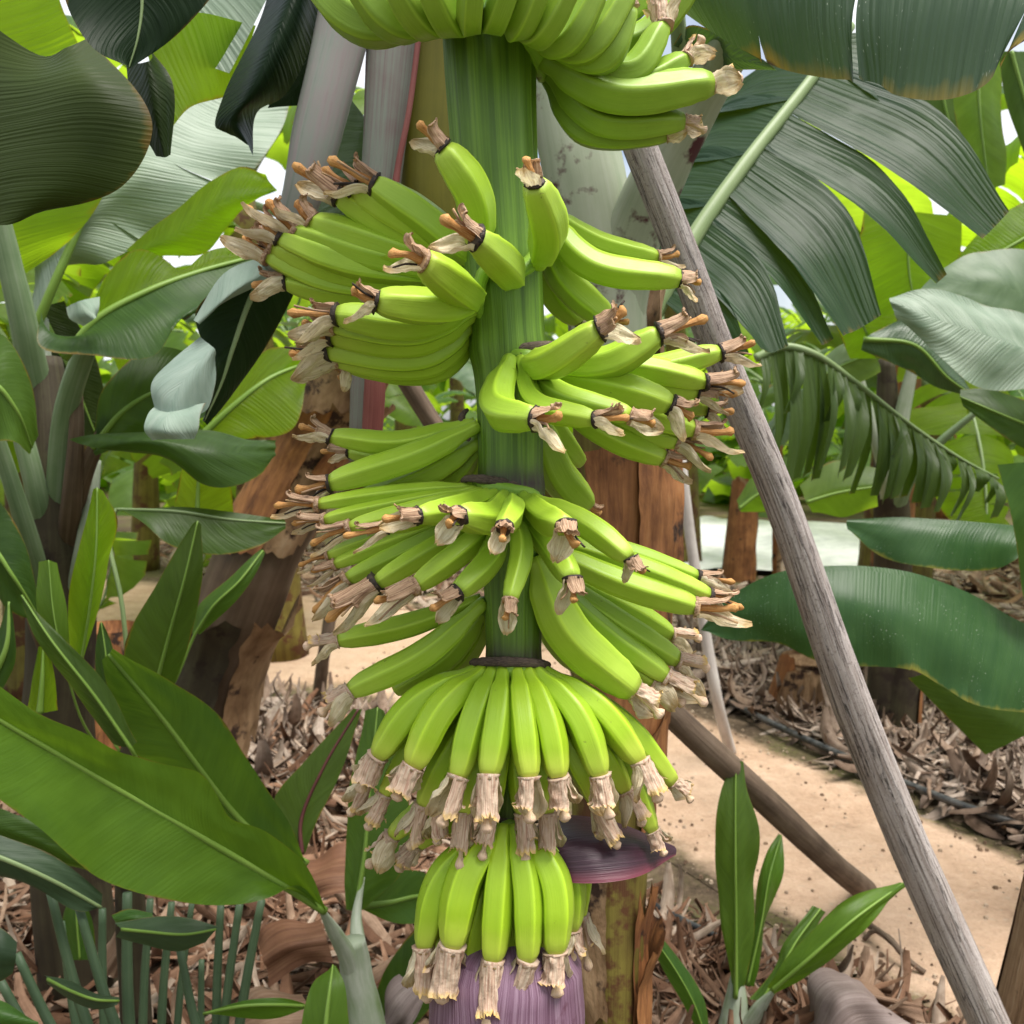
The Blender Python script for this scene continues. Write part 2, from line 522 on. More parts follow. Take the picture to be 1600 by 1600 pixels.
    c = t.mix(t.ramp(s[1], [(0.86, 0.0), (1.0, 0.8)]), c, (0.17, 0.03, 0.05, 1))
    nrm = t.bump(n1, 0.4, 0.003)
    M['bract_lifted'] = t.done(t.bsdf(c, 0.42, nrm, 0.45))
    # ---- leaves
    M['leaf_dark'] = mat_leaf('leaf_dark', (0.007, 0.022, 0.008), (0.016, 0.038, 0.014), (0.10, 0.20, 0.012), 0.05, 0.42, 75, 0.5, 0.3, 0.2, bump=0.35, pleat=0.4, spec=0.25)  # near-black base colour holds the shade of undersides turned from the sky
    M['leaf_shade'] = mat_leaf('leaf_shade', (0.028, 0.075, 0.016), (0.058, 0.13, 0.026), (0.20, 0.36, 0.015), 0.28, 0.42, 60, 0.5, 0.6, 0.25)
    M['leaf_mid'] = mat_leaf('leaf_mid', (0.045, 0.125, 0.026), (0.082, 0.19, 0.036), (0.26, 0.46, 0.02), 0.3, 0.40, 55, 0.45, 0.45, 0.25)
    M['leaf_fresh'] = mat_leaf('leaf_fresh', (0.058, 0.155, 0.014), (0.105, 0.235, 0.024), (0.34, 0.58, 0.025), 0.28, 0.40, 42, 0.4, 0.25, 0.35, bump=0.25)
    M['leaf_lime'] = mat_leaf('leaf_lime', (0.10, 0.22, 0.012), (0.16, 0.30, 0.02), (0.52, 0.80, 0.02), 0.66, 0.45, 45, 0.6, 0.7, 0.2, pleat=0.7, pf=80.0)
    M['leaf_pale'] = mat_leaf('leaf_pale', (0.15, 0.215, 0.15), (0.28, 0.34, 0.27), (0.26, 0.42, 0.06), 0.18, 0.56, 30, 0.7, 0.15, 0.35, bump=0.6, pleat=0.35, pf=85.0)
    M['leaf_wax'] = mat_leaf('leaf_wax', (0.19, 0.265, 0.225), (0.33, 0.40, 0.355), (0.4, 0.5, 0.3), 0.15, 0.8, 26, 0.6, 0.5, 0.3, edgecol=(0.2, 0.16, 0.1), bump=0.6, spec=0.15)
    M['leaf_blue'] = mat_leaf('leaf_blue', (0.045, 0.105, 0.052), (0.085, 0.16, 0.082), (0.14, 0.28, 0.03), 0.18, 0.38, 55, 0.5, 0.9, 0.12, 0.55, edgecol=(0.34, 0.24, 0.02), bump=0.4, pleat=0.5, pf=90.0)
    M['leaf_fan'] = mat_leaf('leaf_fan', (0.018, 0.052, 0.024), (0.044, 0.092, 0.048), (0.20, 0.36, 0.02), 0.24, 0.38, 85, 0.75, 0.5, 0.1, bump=0.45, pleat=0.6, pf=75.0, spec=0.3)
    M['leaf_green'] = mat_leaf('leaf_green', (0.034, 0.105, 0.034), (0.062, 0.150, 0.048), (0.16, 0.32, 0.02), 0.15, 0.36, 50, 0.4, 0.8, 0.15, 0.7, edgecol=(0.25, 0.22, 0.03), bump=0.3)
    M['leaf_back'] = mat_leaf('leaf_back', (0.05, 0.125, 0.035), (0.12, 0.22, 0.075), (0.50, 0.76, 0.03), 0.52, 0.42, 38, 0.5, 0.5, 0.2, pleat=0)
    M['leaf_back_pale'] = mat_leaf('leaf_back_pale', (0.13, 0.22, 0.13), (0.26, 0.36, 0.24), (0.36, 0.56, 0.05), 0.3, 0.38, 30, 0.6, 0.3, 0.2, pleat=0)
    M['leaf_sterile'] = mat_leaf('leaf_sterile', (0.045, 0.088, 0.044), (0.085, 0.14, 0.075), (0.12, 0.2, 0.03), 0.12, 0.45, 40, 0.35, 0.5, 0.4, edgecol=(0.25, 0.17, 0.06), bump=0.25)
    # ---- ribs, petioles, trunks
    M['rib_lime'] = mat_streak('rib_lime', [(0.12, 0.23, 0.03), (0.19, 0.32, 0.05), (0.26, 0.39, 0.08)], 3, 14, 0.45, 0.2, 0.002)
    M['rib_pale'] = mat_streak('rib_pale', [(0.16, 0.24, 0.09), (0.25, 0.34, 0.15), (0.34, 0.42, 0.22)], 3, 14, 0.45, 0.2, 0.002)
    M['rib_red'] = mat_streak('rib_red', [(0.07, 0.02, 0.02), (0.12, 0.035, 0.035), (0.17, 0.06, 0.05)], 3, 14, 0.45, 0.2, 0.002)
    M['petiole_grey'] = mat_streak('petiole_grey', [(0.17, 0.20, 0.165), (0.27, 0.295, 0.26), (0.31, 0.27, 0.265), (0.26, 0.19, 0.19)], 2, 26, 0.45, 0.35, 0.003)
    M['petiole_rose'] = mat_streak('petiole_rose', [(0.17, 0.20, 0.155), (0.27, 0.295, 0.25), (0.23, 0.175, 0.165), (0.19, 0.10, 0.10)], 2, 44, 0.5, 0.5, 0.003)
    M['petiole_red'] = mat_streak('petiole_red', [(0.22, 0.06, 0.055), (0.32, 0.10, 0.09), (0.40, 0.17, 0.14)], 6, 60, 0.6, 0.4, 0.002)
    M['petiole_green'] = mat_streak('petiole_green', [(0.10, 0.17, 0.07), (0.19, 0.27, 0.14), (0.30, 0.36, 0.25)], 2, 20, 0.45, 0.3, 0.003)
    M['stalk_green'] = mat_streak('stalk_green', [(0.03, 0.055, 0.028), (0.055, 0.092, 0.048), (0.09, 0.13, 0.07)], 2, 14, 0.5, 0.3, 0.002)
    M['petiole_brown'] = mat_streak('petiole_brown', [(0.045, 0.024, 0.012), (0.12, 0.075, 0.045), (0.20, 0.14, 0.10)], 2, 20, 0.6, 0.4, 0.003)
    M['petiole_wax'] = mat_streak('petiole_wax', [(0.14, 0.22, 0.07), (0.32, 0.37, 0.27), (0.52, 0.54, 0.47)], 2.5, 9, 0.55, 0.3, 0.003)
    M['sheath_olive'] = mat_streak('sheath_olive', [(0.11, 0.105, 0.008), (0.18, 0.165, 0.012), (0.24, 0.21, 0.02)], 2, 16, 0.55, 0.25, 0.003)
    M['sheath_pale'] = mat_streak('sheath_pale', [(0.30, 0.37, 0.24), (0.44, 0.49, 0.36), (0.58, 0.61, 0.50)], 2, 14, 0.5, 0.25, 0.003, ((0.075, 0.022, 0.030), 9.0, 0.545))
    M['trunk_brown'] = mat_streak('trunk_brown', [(0.045, 0.018, 0.009), (0.17, 0.065, 0.024), (0.34, 0.145, 0.052), (0.44, 0.235, 0.105)], 3, 34, 0.65, 0.7, 0.006, ((0.028, 0.014, 0.010), 8.0, 0.60))
    M['trunk_tan'] = mat_streak('trunk_tan', [(0.08, 0.04, 0.02), (0.21, 0.12, 0.06), (0.36, 0.23, 0.13), (0.46, 0.34, 0.22)], 3, 16, 0.7, 0.9, 0.008, ((0.035, 0.017, 0.011), 9.0, 0.57))
    M['trunk_olive'] = mat_streak('trunk_olive', [(0.055, 0.032, 0.010), (0.12, 0.085, 0.018), (0.19, 0.155, 0.03), (0.25, 0.20, 0.06)], 2, 30, 0.65, 0.7, 0.005, ((0.085, 0.035, 0.014), 9.0, 0.53))
    M['trunk_dark'] = mat_streak('trunk_dark', [(0.016, 0.011, 0.006), (0.045, 0.034, 0.018), (0.085, 0.08, 0.04)], 2, 18, 0.7, 0.6, 0.005, ((0.02, 0.012, 0.008), 7.0, 0.55))
    # ---- wood
    t = NT('pole_wood')
    uv = t.uv(); s = t.sep(uv); pos = t.pos()
    a = t.math('MULTIPLY', s[1], 2 * math.pi)
    vec = t.comb(t.math('MULTIPLY', t.math('COSINE', a), 5.0), t.math('MULTIPLY', t.math('SINE', a), 5.0), t.math('MULTIPLY', s[0], 9.0))
    n1 = t.noise(vec, 1.4, 7.0, 0.68, 0.5)
    vc = t.comb(t.math('MULTIPLY', t.math('COSINE', a), 2.2), t.math('MULTIPLY', t.math('SINE', a), 2.2), t.math('MULTIPLY', s[0], 4.2))
    n2 = t.noise(vc, 1.6, 5.0, 0.6, 0.9)
    crack = t.ramp(t.math('ABSOLUTE', t.math('SUBTRACT', n2, 0.5)), [(0.0, 1.0), (0.016, 0.0)])
    n3 = t.noise(pos, 240.0, 3.0, 0.7)
    n4 = t.noise(pos, 7.0, 3.0)
    c = t.ramp(n1, [(0.26, (0.15, 0.11, 0.10)), (0.42, (0.37, 0.31, 0.29)), (0.58, (0.55, 0.49, 0.475)), (0.74, (0.66, 0.61, 0.60))])
    c = t.mix(t.ramp(n3, [(0.55, 0.0), (0.70, 0.6)]), c, (0.09, 0.065, 0.055, 1))
    c = t.mix(t.ramp(n4, [(0.45, 0.0), (0.75, 0.4)]), c, (0.24, 0.18, 0.15, 1))
    c = t.mix(t.math('MULTIPLY', crack, 0.85), c, (0.022, 0.015, 0.012, 1))
    h = t.math('SUBTRACT', t.math('ADD', n1, t.math('MULTIPLY', n3, 0.35)), t.math('MULTIPLY', crack, 1.2))
    M['pole_wood'] = t.done(t.bsdf(c, 0.85, t.bump(h, 0.9, 0.006), 0.2))
    M['pole_brown'] = mat_streak('pole_brown', [(0.06, 0.040, 0.028), (0.15, 0.105, 0.075), (0.25, 0.19, 0.145)], 8, 14, 0.85, 0.6, 0.004)
    M['pole_white'] = mat_streak('pole_white', [(0.28, 0.245, 0.225), (0.46, 0.42, 0.40), (0.60, 0.57, 0.55)], 8, 10, 0.8, 0.5, 0.003)
    t = NT('hose_black')
    n = t.noise(t.pos(), 30.0, 3.0)
    c = t.ramp(n, [(0.4, (0.022, 0.024, 0.026)), (0.65, (0.085, 0.082, 0.078))])
    M['hose_black'] = t.done(t.bsdf(c, 0.5, None, 0.4))
    # ---- ground
    def soil(t, pos):
        n1 = t.noise(pos, 2.3, 6.0, 0.6)
        n2 = t.noise(pos, 38.0, 5.0, 0.7)
        c = t.ramp(t.math('ADD', t.math('MULTIPLY', n1, 0.45), t.math('MULTIPLY', n2, 0.55)),
                   [(0.33, (0.032, 0.023, 0.016)), (0.50, (0.095, 0.068, 0.046)), (0.66, (0.21, 0.155, 0.105))])
        moss = t.math('MULTIPLY', t.ramp(t.noise(pos, 1.7, 4.0), [(0.42, 0.0), (0.56, 0.75)]), t.ramp(t.noise(pos, 60.0, 3.0), [(0.40, 0.2), (0.6, 1.0)]))
        return t.mix(moss, c, (0.095, 0.10, 0.030, 1)), n2
    t = NT('soil')
    pos = t.pos()
    c, n2 = soil(t, pos)
    M['soil'] = t.done(t.bsdf(c, 0.95, t.bump(n2, 0.5, 0.01), 0.1))
    t = NT('path_sand')
    pos = t.pos()
    c, n2 = soil(t, pos)
    uv = t.uv(); s = t.sep(uv)
    big = t.noise(pos, 1.5, 5.0, 0.6)
    fine = t.noise(pos, 75.0, 4.0, 0.7)
    mid = t.noise(pos, 9.0, 6.0, 0.7)
    sand = t.ramp(t.math('ADD', t.math('MULTIPLY', mid, 0.6), t.math('MULTIPLY', fine, 0.4)),
                  [(0.30, (0.26, 0.165, 0.11)), (0.46, (0.43, 0.285, 0.195)), (0.62, (0.53, 0.37, 0.265)), (0.75, (0.60, 0.46, 0.36))])
    sand = t.mix(t.ramp(t.noise(pos, 24.0, 6.0, 0.75), [(0.52, 0.0), (0.72, 0.55)]), sand, (0.26, 0.165, 0.10, 1))
    sand = t.mix(t.ramp(big, [(0.40, 0.0), (0.70, 0.55)]), sand, (0.55, 0.41, 0.31, 1))
    ev = t.math('MULTIPLY', t.math('MULTIPLY', s[1], t.math('SUBTRACT', 1.0, s[1])), 4.0)
    em = t.ramp(t.math('ADD', ev, t.math('MULTIPLY', t.math('SUBTRACT', t.math('ADD', t.math('MULTIPLY', big, 0.6), t.math('MULTIPLY', mid, 0.4)), 0.5), 0.95)), [(0.16, 0.0), (0.42, 1.0)])
    c = t.mix(em, c, sand)
    peb = t.ramp(t.noise(pos, 42.0, 2.0), [(0.66, 0.0), (0.71, 0.6)])
    c = t.mix(peb, c, (0.42, 0.33, 0.25, 1))
    M['path_sand'] = t.done(t.bsdf(c, 0.95, t.bump(t.math('ADD', mid, t.math('MULTIPLY', fine, 0.5)), 0.8, 0.02), 0.1))
    t = NT('mulch')
    at = t.add('ShaderNodeAttribute', attribute_name='tint')
    uv = t.uv(); s = t.sep(uv)
    fib = t.noise(t.comb(t.math('MULTIPLY', s[0], 2.0), t.math('MULTIPLY', s[1], 14.0), 0), 1.0, 4.0, 0.6)
    n = t.noise(t.pos(), 45.0, 4.0)
    c = t.mix(t.ramp(t.math('ADD', t.math('MULTIPLY', fib, 0.5), t.math('MULTIPLY', n, 0.5)), [(0.38, 0.0), (0.62, 1.0)]), t.mix(1.0, at.outputs['Color'], (0.55, 0.5, 0.46, 1), 'MULTIPLY'), at.outputs['Color'])
    M['mulch'] = t.done(t.bsdf(c, 0.75, t.bump(fib, 0.5, 0.004), 0.25))
    M['dry_leaf'] = mat_streak('dry_leaf', [(0.09, 0.045, 0.028), (0.20, 0.12, 0.075), (0.33, 0.24, 0.175)], 2, 40, 0.7, 0.6, 0.004)
    M['dry_leaf_mauve'] = mat_streak('dry_leaf_mauve', [(0.10, 0.070, 0.062), (0.19, 0.145, 0.135), (0.30, 0.25, 0.235)], 2, 50, 0.6, 0.6, 0.004)
    M['dry_leaf_rust'] = mat_streak('dry_leaf_rust', [(0.06, 0.022, 0.012), (0.17, 0.075, 0.04), (0.28, 0.15, 0.085)], 2, 30, 0.6, 0.6, 0.004)
    t = NT('white_sheet')
    n = t.noise(t.pos(), 6.0, 6.0, 0.7)
    c = t.ramp(n, [(0.35, (0.62, 0.62, 0.63)), (0.6, (0.80, 0.80, 0.80))])
    M['white_sheet'] = t.done(t.bsdf(c, 0.7, t.bump(n, 0.3, 0.01), 0.05))
setup_materials()

# ================================================================== setting: ground, path
def build_ground():
    mb = MB()
    rows = []
    for i in range(61):
        y = -6 + 66 * (i / 60) ** 1.6
        rows.append([Vector((-45 + 90 * j / 60, y, 0.0)) for j in range(61)])
    mb.grid(rows)
    o = mb.build('ground', M['soil'])
    tag(o, 'dark brown soil between the banana plants, mossy in places', 'ground', kind='structure')
    lo = [(-300, 1060), (100, 1072), (400, 1095), (600, 1112), (800, 1195), (1010, 1325), (1250, 1475), (1500, 1630), (1700, 1770)]
    hi = [(-300, 880), (100, 895), (420, 918), (600, 930), (850, 1000), (1060, 1090), (1330, 1215), (1600, 1335), (1900, 1460)]
    a = catmull([G(*p) for p in lo], 60)
    b = catmull([G(*p) for p in hi], 60)
    mb = MB()
    mb.grid([[a[i].lerp(b[i], j / 12) + Vector((0, 0, 0.003 + 0.004 * math.sin(math.pi * j / 12))) for j in range(13)] for i in range(61)])
    o = mb.build('path', M['path_sand'])
    tag(o, 'trodden sandy path running across behind the banana bunch', 'path', kind='structure')
build_ground()

# ================================================================== the bunch
D0 = 1.05
BROOT = thing('banana_bunch', 'big hanging bunch of green bananas with dry flower ends and a purple bud below', 'banana bunch', P(795, 1700, D0))

STALK = [(762, -60), (764, 60), (770, 200), (782, 380), (791, 500), (797, 620), (799, 760), (802, 900), (803, 1020), (802, 1150), (800, 1290), (797, 1400), (795, 1500)]
STW = [(-60, 150), (60, 146), (200, 136), (380, 126), (500, 116), (620, 102), (760, 98), (900, 90), (1020, 84), (1150, 74), (1290, 62), (1500, 54)]
DARK = [(742, 26), (1015, 30), (1275, 34)]
def build_stalk():
    pts = catmull([P(x, y, D0) for x, y in STALK], 150)
    ys = [-60 + 1560 * i / 150 for i in range(151)]
    mb = MB()
    def rad(t):
        y = -60 + 1560 * t
        r = px(lerpl(STW, y) / 2, D0)
        for ry in (535, 750, 1032, 1282):
            r *= 1 + 0.07 * math.exp(-((y - ry) / 22.0) ** 2)
        return r
    def prof(th, t):
        return 1 + 0.028 * math.sin(7 * th + 2.2 * math.sin(3 * t)) + 0.018 * math.sin(17 * th + 1.0) + 0.02 * nz(math.cos(th) * 2.5, math.sin(th) * 2.5, t * 7)
    mb.tube(pts, rad, 56, prof, up=(0, -1, 0))
    o = mb.build('stalk', M['stalk'], BROOT)
    at = o.data.color_attributes.new('tint', 'FLOAT_COLOR', 'POINT')
    fl = []
    n = len(o.data.vertices)
    for k in range(n):
        i = min(150, k // 56)
        y = -60 + 1560 * i / 150
        j = k % 56
        d = 0.0
        for ry, wd in DARK:
            jit = 10 * nz(j * 0.4, ry * 0.1)
            if y <= ry + 6:
                d = max(d, math.exp(-((y - ry) / (wd + jit)) ** 2))
            elif y < ry + 14:
                d = max(d, 0.8)
        fl.extend((d, d, d, 1))
    at.data.foreach_set('color', fl)
build_stalk()

def banana_profile(t):
    return smooth([(0, 0.46), (0.08, 0.52), (0.26, 0.92), (0.46, 1.03), (0.70, 1.04), (0.87, 0.92), (0.955, 0.74), (1.0, 0.54)], t)

def pent(th, t, k=1.0):
    a = (th + math.pi / 5) % (2 * math.pi / 5) - math.pi / 5
    pr = math.cos(math.pi / 5) / math.cos(math.pi / 5 - abs(a))
    fade = smooth([(0, 0.25), (0.2, 1.0), (0.85, 1.0), (1, 0.4)], t)
    return 1 - k * fade * (1 - pr) * 1.05

# ---- dry flower variants (unit length along +Z, +X is the upper side)
def make_flower(style, rng):
    mb = MB()
    dark = style == 'curl' and rng.random() < 0.7
    ring = [Vector((0, 0, -0.05)), Vector((0, 0, 0.0)), Vector((0, 0, 0.05))]
    mb.tube(ring, lambda t: 0.215 - 0.03 * t, 16, lambda th, t: 1 + 0.10 * rng.uniform(-1, 1), mi=3 if dark else 0)
    def petal(mi, half, L, curl, flare, ax, frill, lean, n=14, m=11, r0=0.19, wp=None, c0=0.42):
        """open trough of +-half radians round direction ax; wp(t) narrows it; curl bends the end outwards"""
        rows = []
        z, x = 0.0, 0.0
        ds = L / (n - 1)
        ph = rng.uniform(0, 60)
        tw = rng.uniform(-0.5, 0.5)
        for i in range(n):
            t = i / (n - 1)
            a = lean * t + curl * max(0, (t - c0) / (1 - c0)) ** 1.5
            if i:
                z += math.cos(a) * ds
                x += math.sin(a) * ds
            rr = r0 * (1 + flare * t ** 1.2)
            wk = wp(t) if wp else 1.0
            row = []
            for j in range(m):
                s = -1 + 2 * j / (m - 1)
                th = s * half * wk
                wob = 1 + 0.30 * nz(i * 0.30 + ph, j * 0.55) + frill * t ** 4 * 0.35 * nz(j * 1.1 + ph, 3.0)
                cx = math.cos(th) * rr * wob
                lx = x + cx * math.cos(a)
                lz = z - cx * math.sin(a) + frill * t ** 3 * 0.13 * nz(j * 1.3 + ph, 9.0)
                ly = math.sin(th) * rr * wob
                aa = ax + tw * t
                row.append(Vector((lx * math.cos(aa) - ly * math.sin(aa), lx * math.sin(aa) + ly * math.cos(aa), lz)))
            rows.append(row)
        mb.grid(rows, lambda i, j: (i / (n - 1), j / (m - 1)), mi=mi)
    boat = lambda t: max(0.06, math.sin(math.pi * min(1, 0.30 + 0.68 * t)) ** 0.7)
    if style == 'curl':
        petal(0, 1.25, 1.15 + rng.uniform(-.1, .25), rng.uniform(2.4, 4.6), 0.05, rng.uniform(-.4, .4), 0.4, rng.uniform(0.15, 0.45), wp=lambda t: 1 - 0.62 * t, n=18)
        if rng.random() < 0.55:
            petal(0, 0.6, 0.9, rng.uniform(1.0, 3.0), 0.0, rng.choice([1.3, -1.3]) + rng.uniform(-.3, .3), 0.3, 0.35, m=6, wp=lambda t: 1 - 0.6 * t)
        petal(1, 1.35, 0.78 + rng.uniform(-.1, .18), -0.9, 0.55, math.pi + rng.uniform(-.6, .6), 0.3, rng.uniform(0.45, 0.95), wp=boat, m=13)
        dx, dy = rng.uniform(-0.12, 0.12), rng.uniform(-0.14, 0.14)
        pts = catmull([(0, 0, 0), (dx * .2, dy * .4, 0.45), (dx - 0.03, dy, rng.uniform(0.7, 1.05))], 10)
        q0 = rng.uniform(0, 50)
        mb.tube(pts, lambda t: smooth([(0, .08), (.6, .058), (.8, .075), (.92, .095), (1, .05)], t), 9, lambda th, t: 1 + 0.35 * nz(math.cos(th) * 1.5 + q0, math.sin(th) * 1.5, t * 5), mi=2)
        for q in range(rng.randint(1, 3)):
            th = rng.uniform(0, 6.28)
            pts = catmull([(math.cos(th) * .1, math.sin(th) * .1, .1), (math.cos(th) * .16, math.sin(th) * .16, .4), (math.cos(th) * .3, math.sin(th) * .3, .55 + rng.random() * .25)], 6)
            mb.tube(pts, 0.022, 5, mi=3 if q else 0)
    else:
        petal(0, rng.uniform(1.15, 1.7), 0.84 + rng.uniform(-.1, .12), rng.uniform(-.2, 1.2), rng.uniform(0.1, 0.4), rng.uniform(-.8, .8), 1.3, rng.uniform(-0.02, 0.14), n=15, m=19, wp=lambda t: 1 - 0.2 * t, c0=0.65)
        petal(1, 1.6, 0.74 + rng.uniform(-.1, .14), -0.6, 1.0, math.pi + rng.uniform(-1.1, 1.1), 0.3, rng.uniform(0.10, 0.40), m=13, wp=boat)
        if rng.random() < 0.25:
            petal(0, 0.55, 0.9, rng.uniform(.8, 2.0), 0.1, rng.choice([1.4, -1.4]), 0.6, 0.15, m=6)
        dx, dy = rng.uniform(-0.06, 0.06), rng.uniform(-0.06, 0.06)
        pts = catmull([(0, 0, 0), (dx * .5, dy * .5, 0.5), (dx, dy, rng.uniform(0.95, 1.08))], 12)
        mb.tube(pts, lambda t: smooth([(0, .06), (.76, .05), (.84, .10), (.93, .125), (1, .06)], t), 10, lambda th, t: 1 + 0.12 * math.sin(4 * th), mi=2)
    return mb

FLOWERS = {}
_r = random.Random(5)
for _st, _m in (('curl', ['tepal_brown', 'tepal_pale', 'style_orange', 'char']), ('bell', ['tepal_tan', 'tepal_pale', 'style_cream', 'char'])):
    FLOWERS[_st] = []
    for _k in range(7):
        o = make_flower(_st, _r).build('dried_flower', [M[x] for x in _m])
        FLOWERS[_st].append(o.data)
        bpy.data.objects.remove(o)

brng = random.Random(11)
def banana(row, mat, style, up=None, flat=False):
    x0, y0, x1, y1, x2, y2, w, fx, fy, s, z0 = row[:11]
    L = row[11] if len(row) > 11 else 0.165
    d0 = D0 + z0
    proj = (math.hypot(x1 - x0, y1 - y0) + math.hypot(x2 - x1, y2 - y1)) * D0 / FPX
    dz = s * math.sqrt(max(0.0, L * L - proj * proj)) if proj < L else 0.0
    d2 = d0 + dz
    d1 = d0 + dz * 0.55 - (0.008 if s <= 0 else 0.0)
    a, b, c = P(x0, y0, d0), P(x1, y1, d1), P(x2, y2, d2)
    pts = catmull([a, b, c], 22)
    r = px(w / 2, (d1 + d2) / 2) * (1.03 if mat == 'banana_young' else 0.95)
    mb = MB()
    asym = brng.uniform(-0.05, 0.05)
    mb.tube(pts, lambda t: r * banana_profile(min(1, max(0, t + asym * math.sin(math.pi * t)))), 25,
            lambda th, t: pent(th, t), up=up, roll=brng.uniform(-0.3, 0.3) + (math.pi / 5 if flat else 0))
    o = mb.build('banana', M[mat], BROOT)
    if fx is not None:
        fd = P(fx, fy, d2 + (d2 - d1) * 0.35) - c
        tang = (pts[-1] - pts[-2]).normalized()
        dirv = fd.normalized() * 0.75 + tang * 0.25
        dirv = dirv.normalized() + Vector((brng.uniform(-.2, .2), brng.uniform(-.2, .2), brng.uniform(-.2, .2)))
        dirv.normalize()
        ln = max(fd.length, 0.026) * brng.uniform(0.85, 1.2) * (1.08 if style == 'curl' else 1.0)
        me = brng.choice(FLOWERS[style])
        f = bpy.data.objects.new('dried_flower', me)
        COL.objects.link(f)
        f.parent = o
        zax = dirv
        upw = Vector((0, 0, 1)) if abs(zax.z) < 0.85 else Vector((0, -1, 0.2))
        xax = (upw - zax * upw.dot(zax)).normalized()
        yax = zax.cross(xax)
        m = Matrix((xax, yax, zax)).transposed().to_4x4()
        m = m @ Matrix.Rotation(brng.uniform(-0.9, 0.9), 4, 'Z')
        wid = max(0.85, min(1.6, (r * 0.62) / (0.185 * ln)))
        m = Matrix.Translation(c - ROOTLOC[BROOT.name] + tang * 0.001) @ m @ Matrix.Diagonal((ln * wid, ln * wid, ln, 1))
        f.matrix_parent_inverse = Matrix.Identity(4)
        f.matrix_local = m
    return o

# x0,y0, x1,y1, x2,y2 (root, middle, tip), width, flower end x,y, depth sense (-1 towards the viewer), root depth
H1 = [
 (705, 10, 575, 38, 482, -40, 74, None, None, -0.3, -0.02),
 (705, 15, 620, 34, 545, -50, 70, None, None, -0.55, -0.035),
 (712, 18, 662, 30, 605, -60, 66, None, None, -0.7, -0.045),
 (722, 20, 700, 28, 655, -70, 62, None, None, -0.8, -0.05),
 (738, 10, 735, 30, 742, -80, 48, None, None, -0.85, -0.06),
 (765, 10, 775, 28, 812, -80, 52, None, None, -0.8, -0.06),
 (790, 12, 812, 40, 858, -70, 50, None, None, -0.75, -0.055),
 (805, 18, 845, 52, 905, -50, 50, None, None, -0.7, -0.05),
 (815, 30, 882, 68, 945, -35, 52, None, None, -0.6, -0.04),
 (822, 45, 915, 78, 985, -15, 54, 978, -60, -0.5, -0.03),
 (830, 55, 945, 92, 985, 12, 52, 972, -30, -0.45, -0.02),
 (835, 65, 985, 112, 1036, 40, 52, 1024, -12, -0.35, -0.01),
 (840, 78, 1000, 128, 1072, 92, 50, 1100, 55, -0.2, 0.0),
 (845, 92, 960, 148, 1112, 132, 72, 1158, 132, -0.35, -0.005),
 (848, 105, 935, 190, 1068, 190, 52, 1085, 196, -0.1, 0.02),
 (850, 118, 910, 205, 1040, 212, 46, 1072, 205, 0.0, 0.035),
 (850, 60, 1000, 60, 1085, -25, 50, None, None, 0.3, 0.03),
 (850, 40, 960, 30, 1040, -40, 50, None, None, 0.35, 0.03),
]
H2 = [
 (740, 434, 570, 398, 462, 360, 50, 405, 330, 0.0, 0.02),
 (733, 442, 530, 427, 428, 386, 46, 372, 355, 0.05, 0.033),
 (749, 480, 655, 520, 520, 508, 50, 452, 500, -0.3, -0.028),
 (750, 500, 680, 568, 525, 563, 44, 468, 582, -0.05, 0.005),
 (754, 415, 650, 352, 556, 297, 54, 500, 262, -0.08, 0.0),
 (752, 400, 738, 305, 692, 232, 68, 652, 185, -0.55, -0.045),
 (842, 412, 856, 355, 836, 286, 70, 826, 250, -0.8, -0.05),
 (806, 440, 785, 412, 742, 372, 66, 690, 350, -0.9, -0.06),
 (745, 470, 715, 448, 662, 408, 66, 605, 380, -0.75, -0.055),
 (752, 420, 672, 346, 585, 288, 60, 520, 250, -0.15, -0.01),
 (745, 425, 625, 360, 530, 306, 56, 468, 270, 0.0, 0.01),
 (738, 430, 590, 380, 488, 346, 54, 440, 318, -0.1, 0.015),
 (735, 438, 545, 412, 438, 372, 50, 378, 338, 0.0, 0.025),
 (732, 446, 520, 440, 420, 400, 50, 362, 372, 0.05, 0.04),
 (730, 452, 545, 462, 445, 440, 46, 390, 440, 0.1, 0.05),
 (748, 462, 690, 480, 588, 472, 64, 528, 462, -0.55, -0.05),
 (748, 474, 650, 506, 526, 492, 56, 462, 480, -0.35, -0.035),
 (750, 485, 660, 532, 518, 524, 52, 448, 512, -0.25, -0.02),
 (750, 495, 670, 556, 512, 550, 50, 440, 562, -0.15, -0.005),
 (750, 505, 690, 575, 545, 572, 44, 530, 600, 0.0, 0.015),
 (846, 330, 920, 412, 1062, 436, 54, 1092, 437, -0.15, 0.0),
 (848, 325, 935, 378, 1028, 402, 36, 1048, 402, 0.1, 0.02),
 (846, 350, 880, 430, 950, 498, 58, 985, 508, 0.2, 0.02),
 (844, 380, 862, 450, 905, 500, 50, 925, 512, 0.45, 0.04),
]
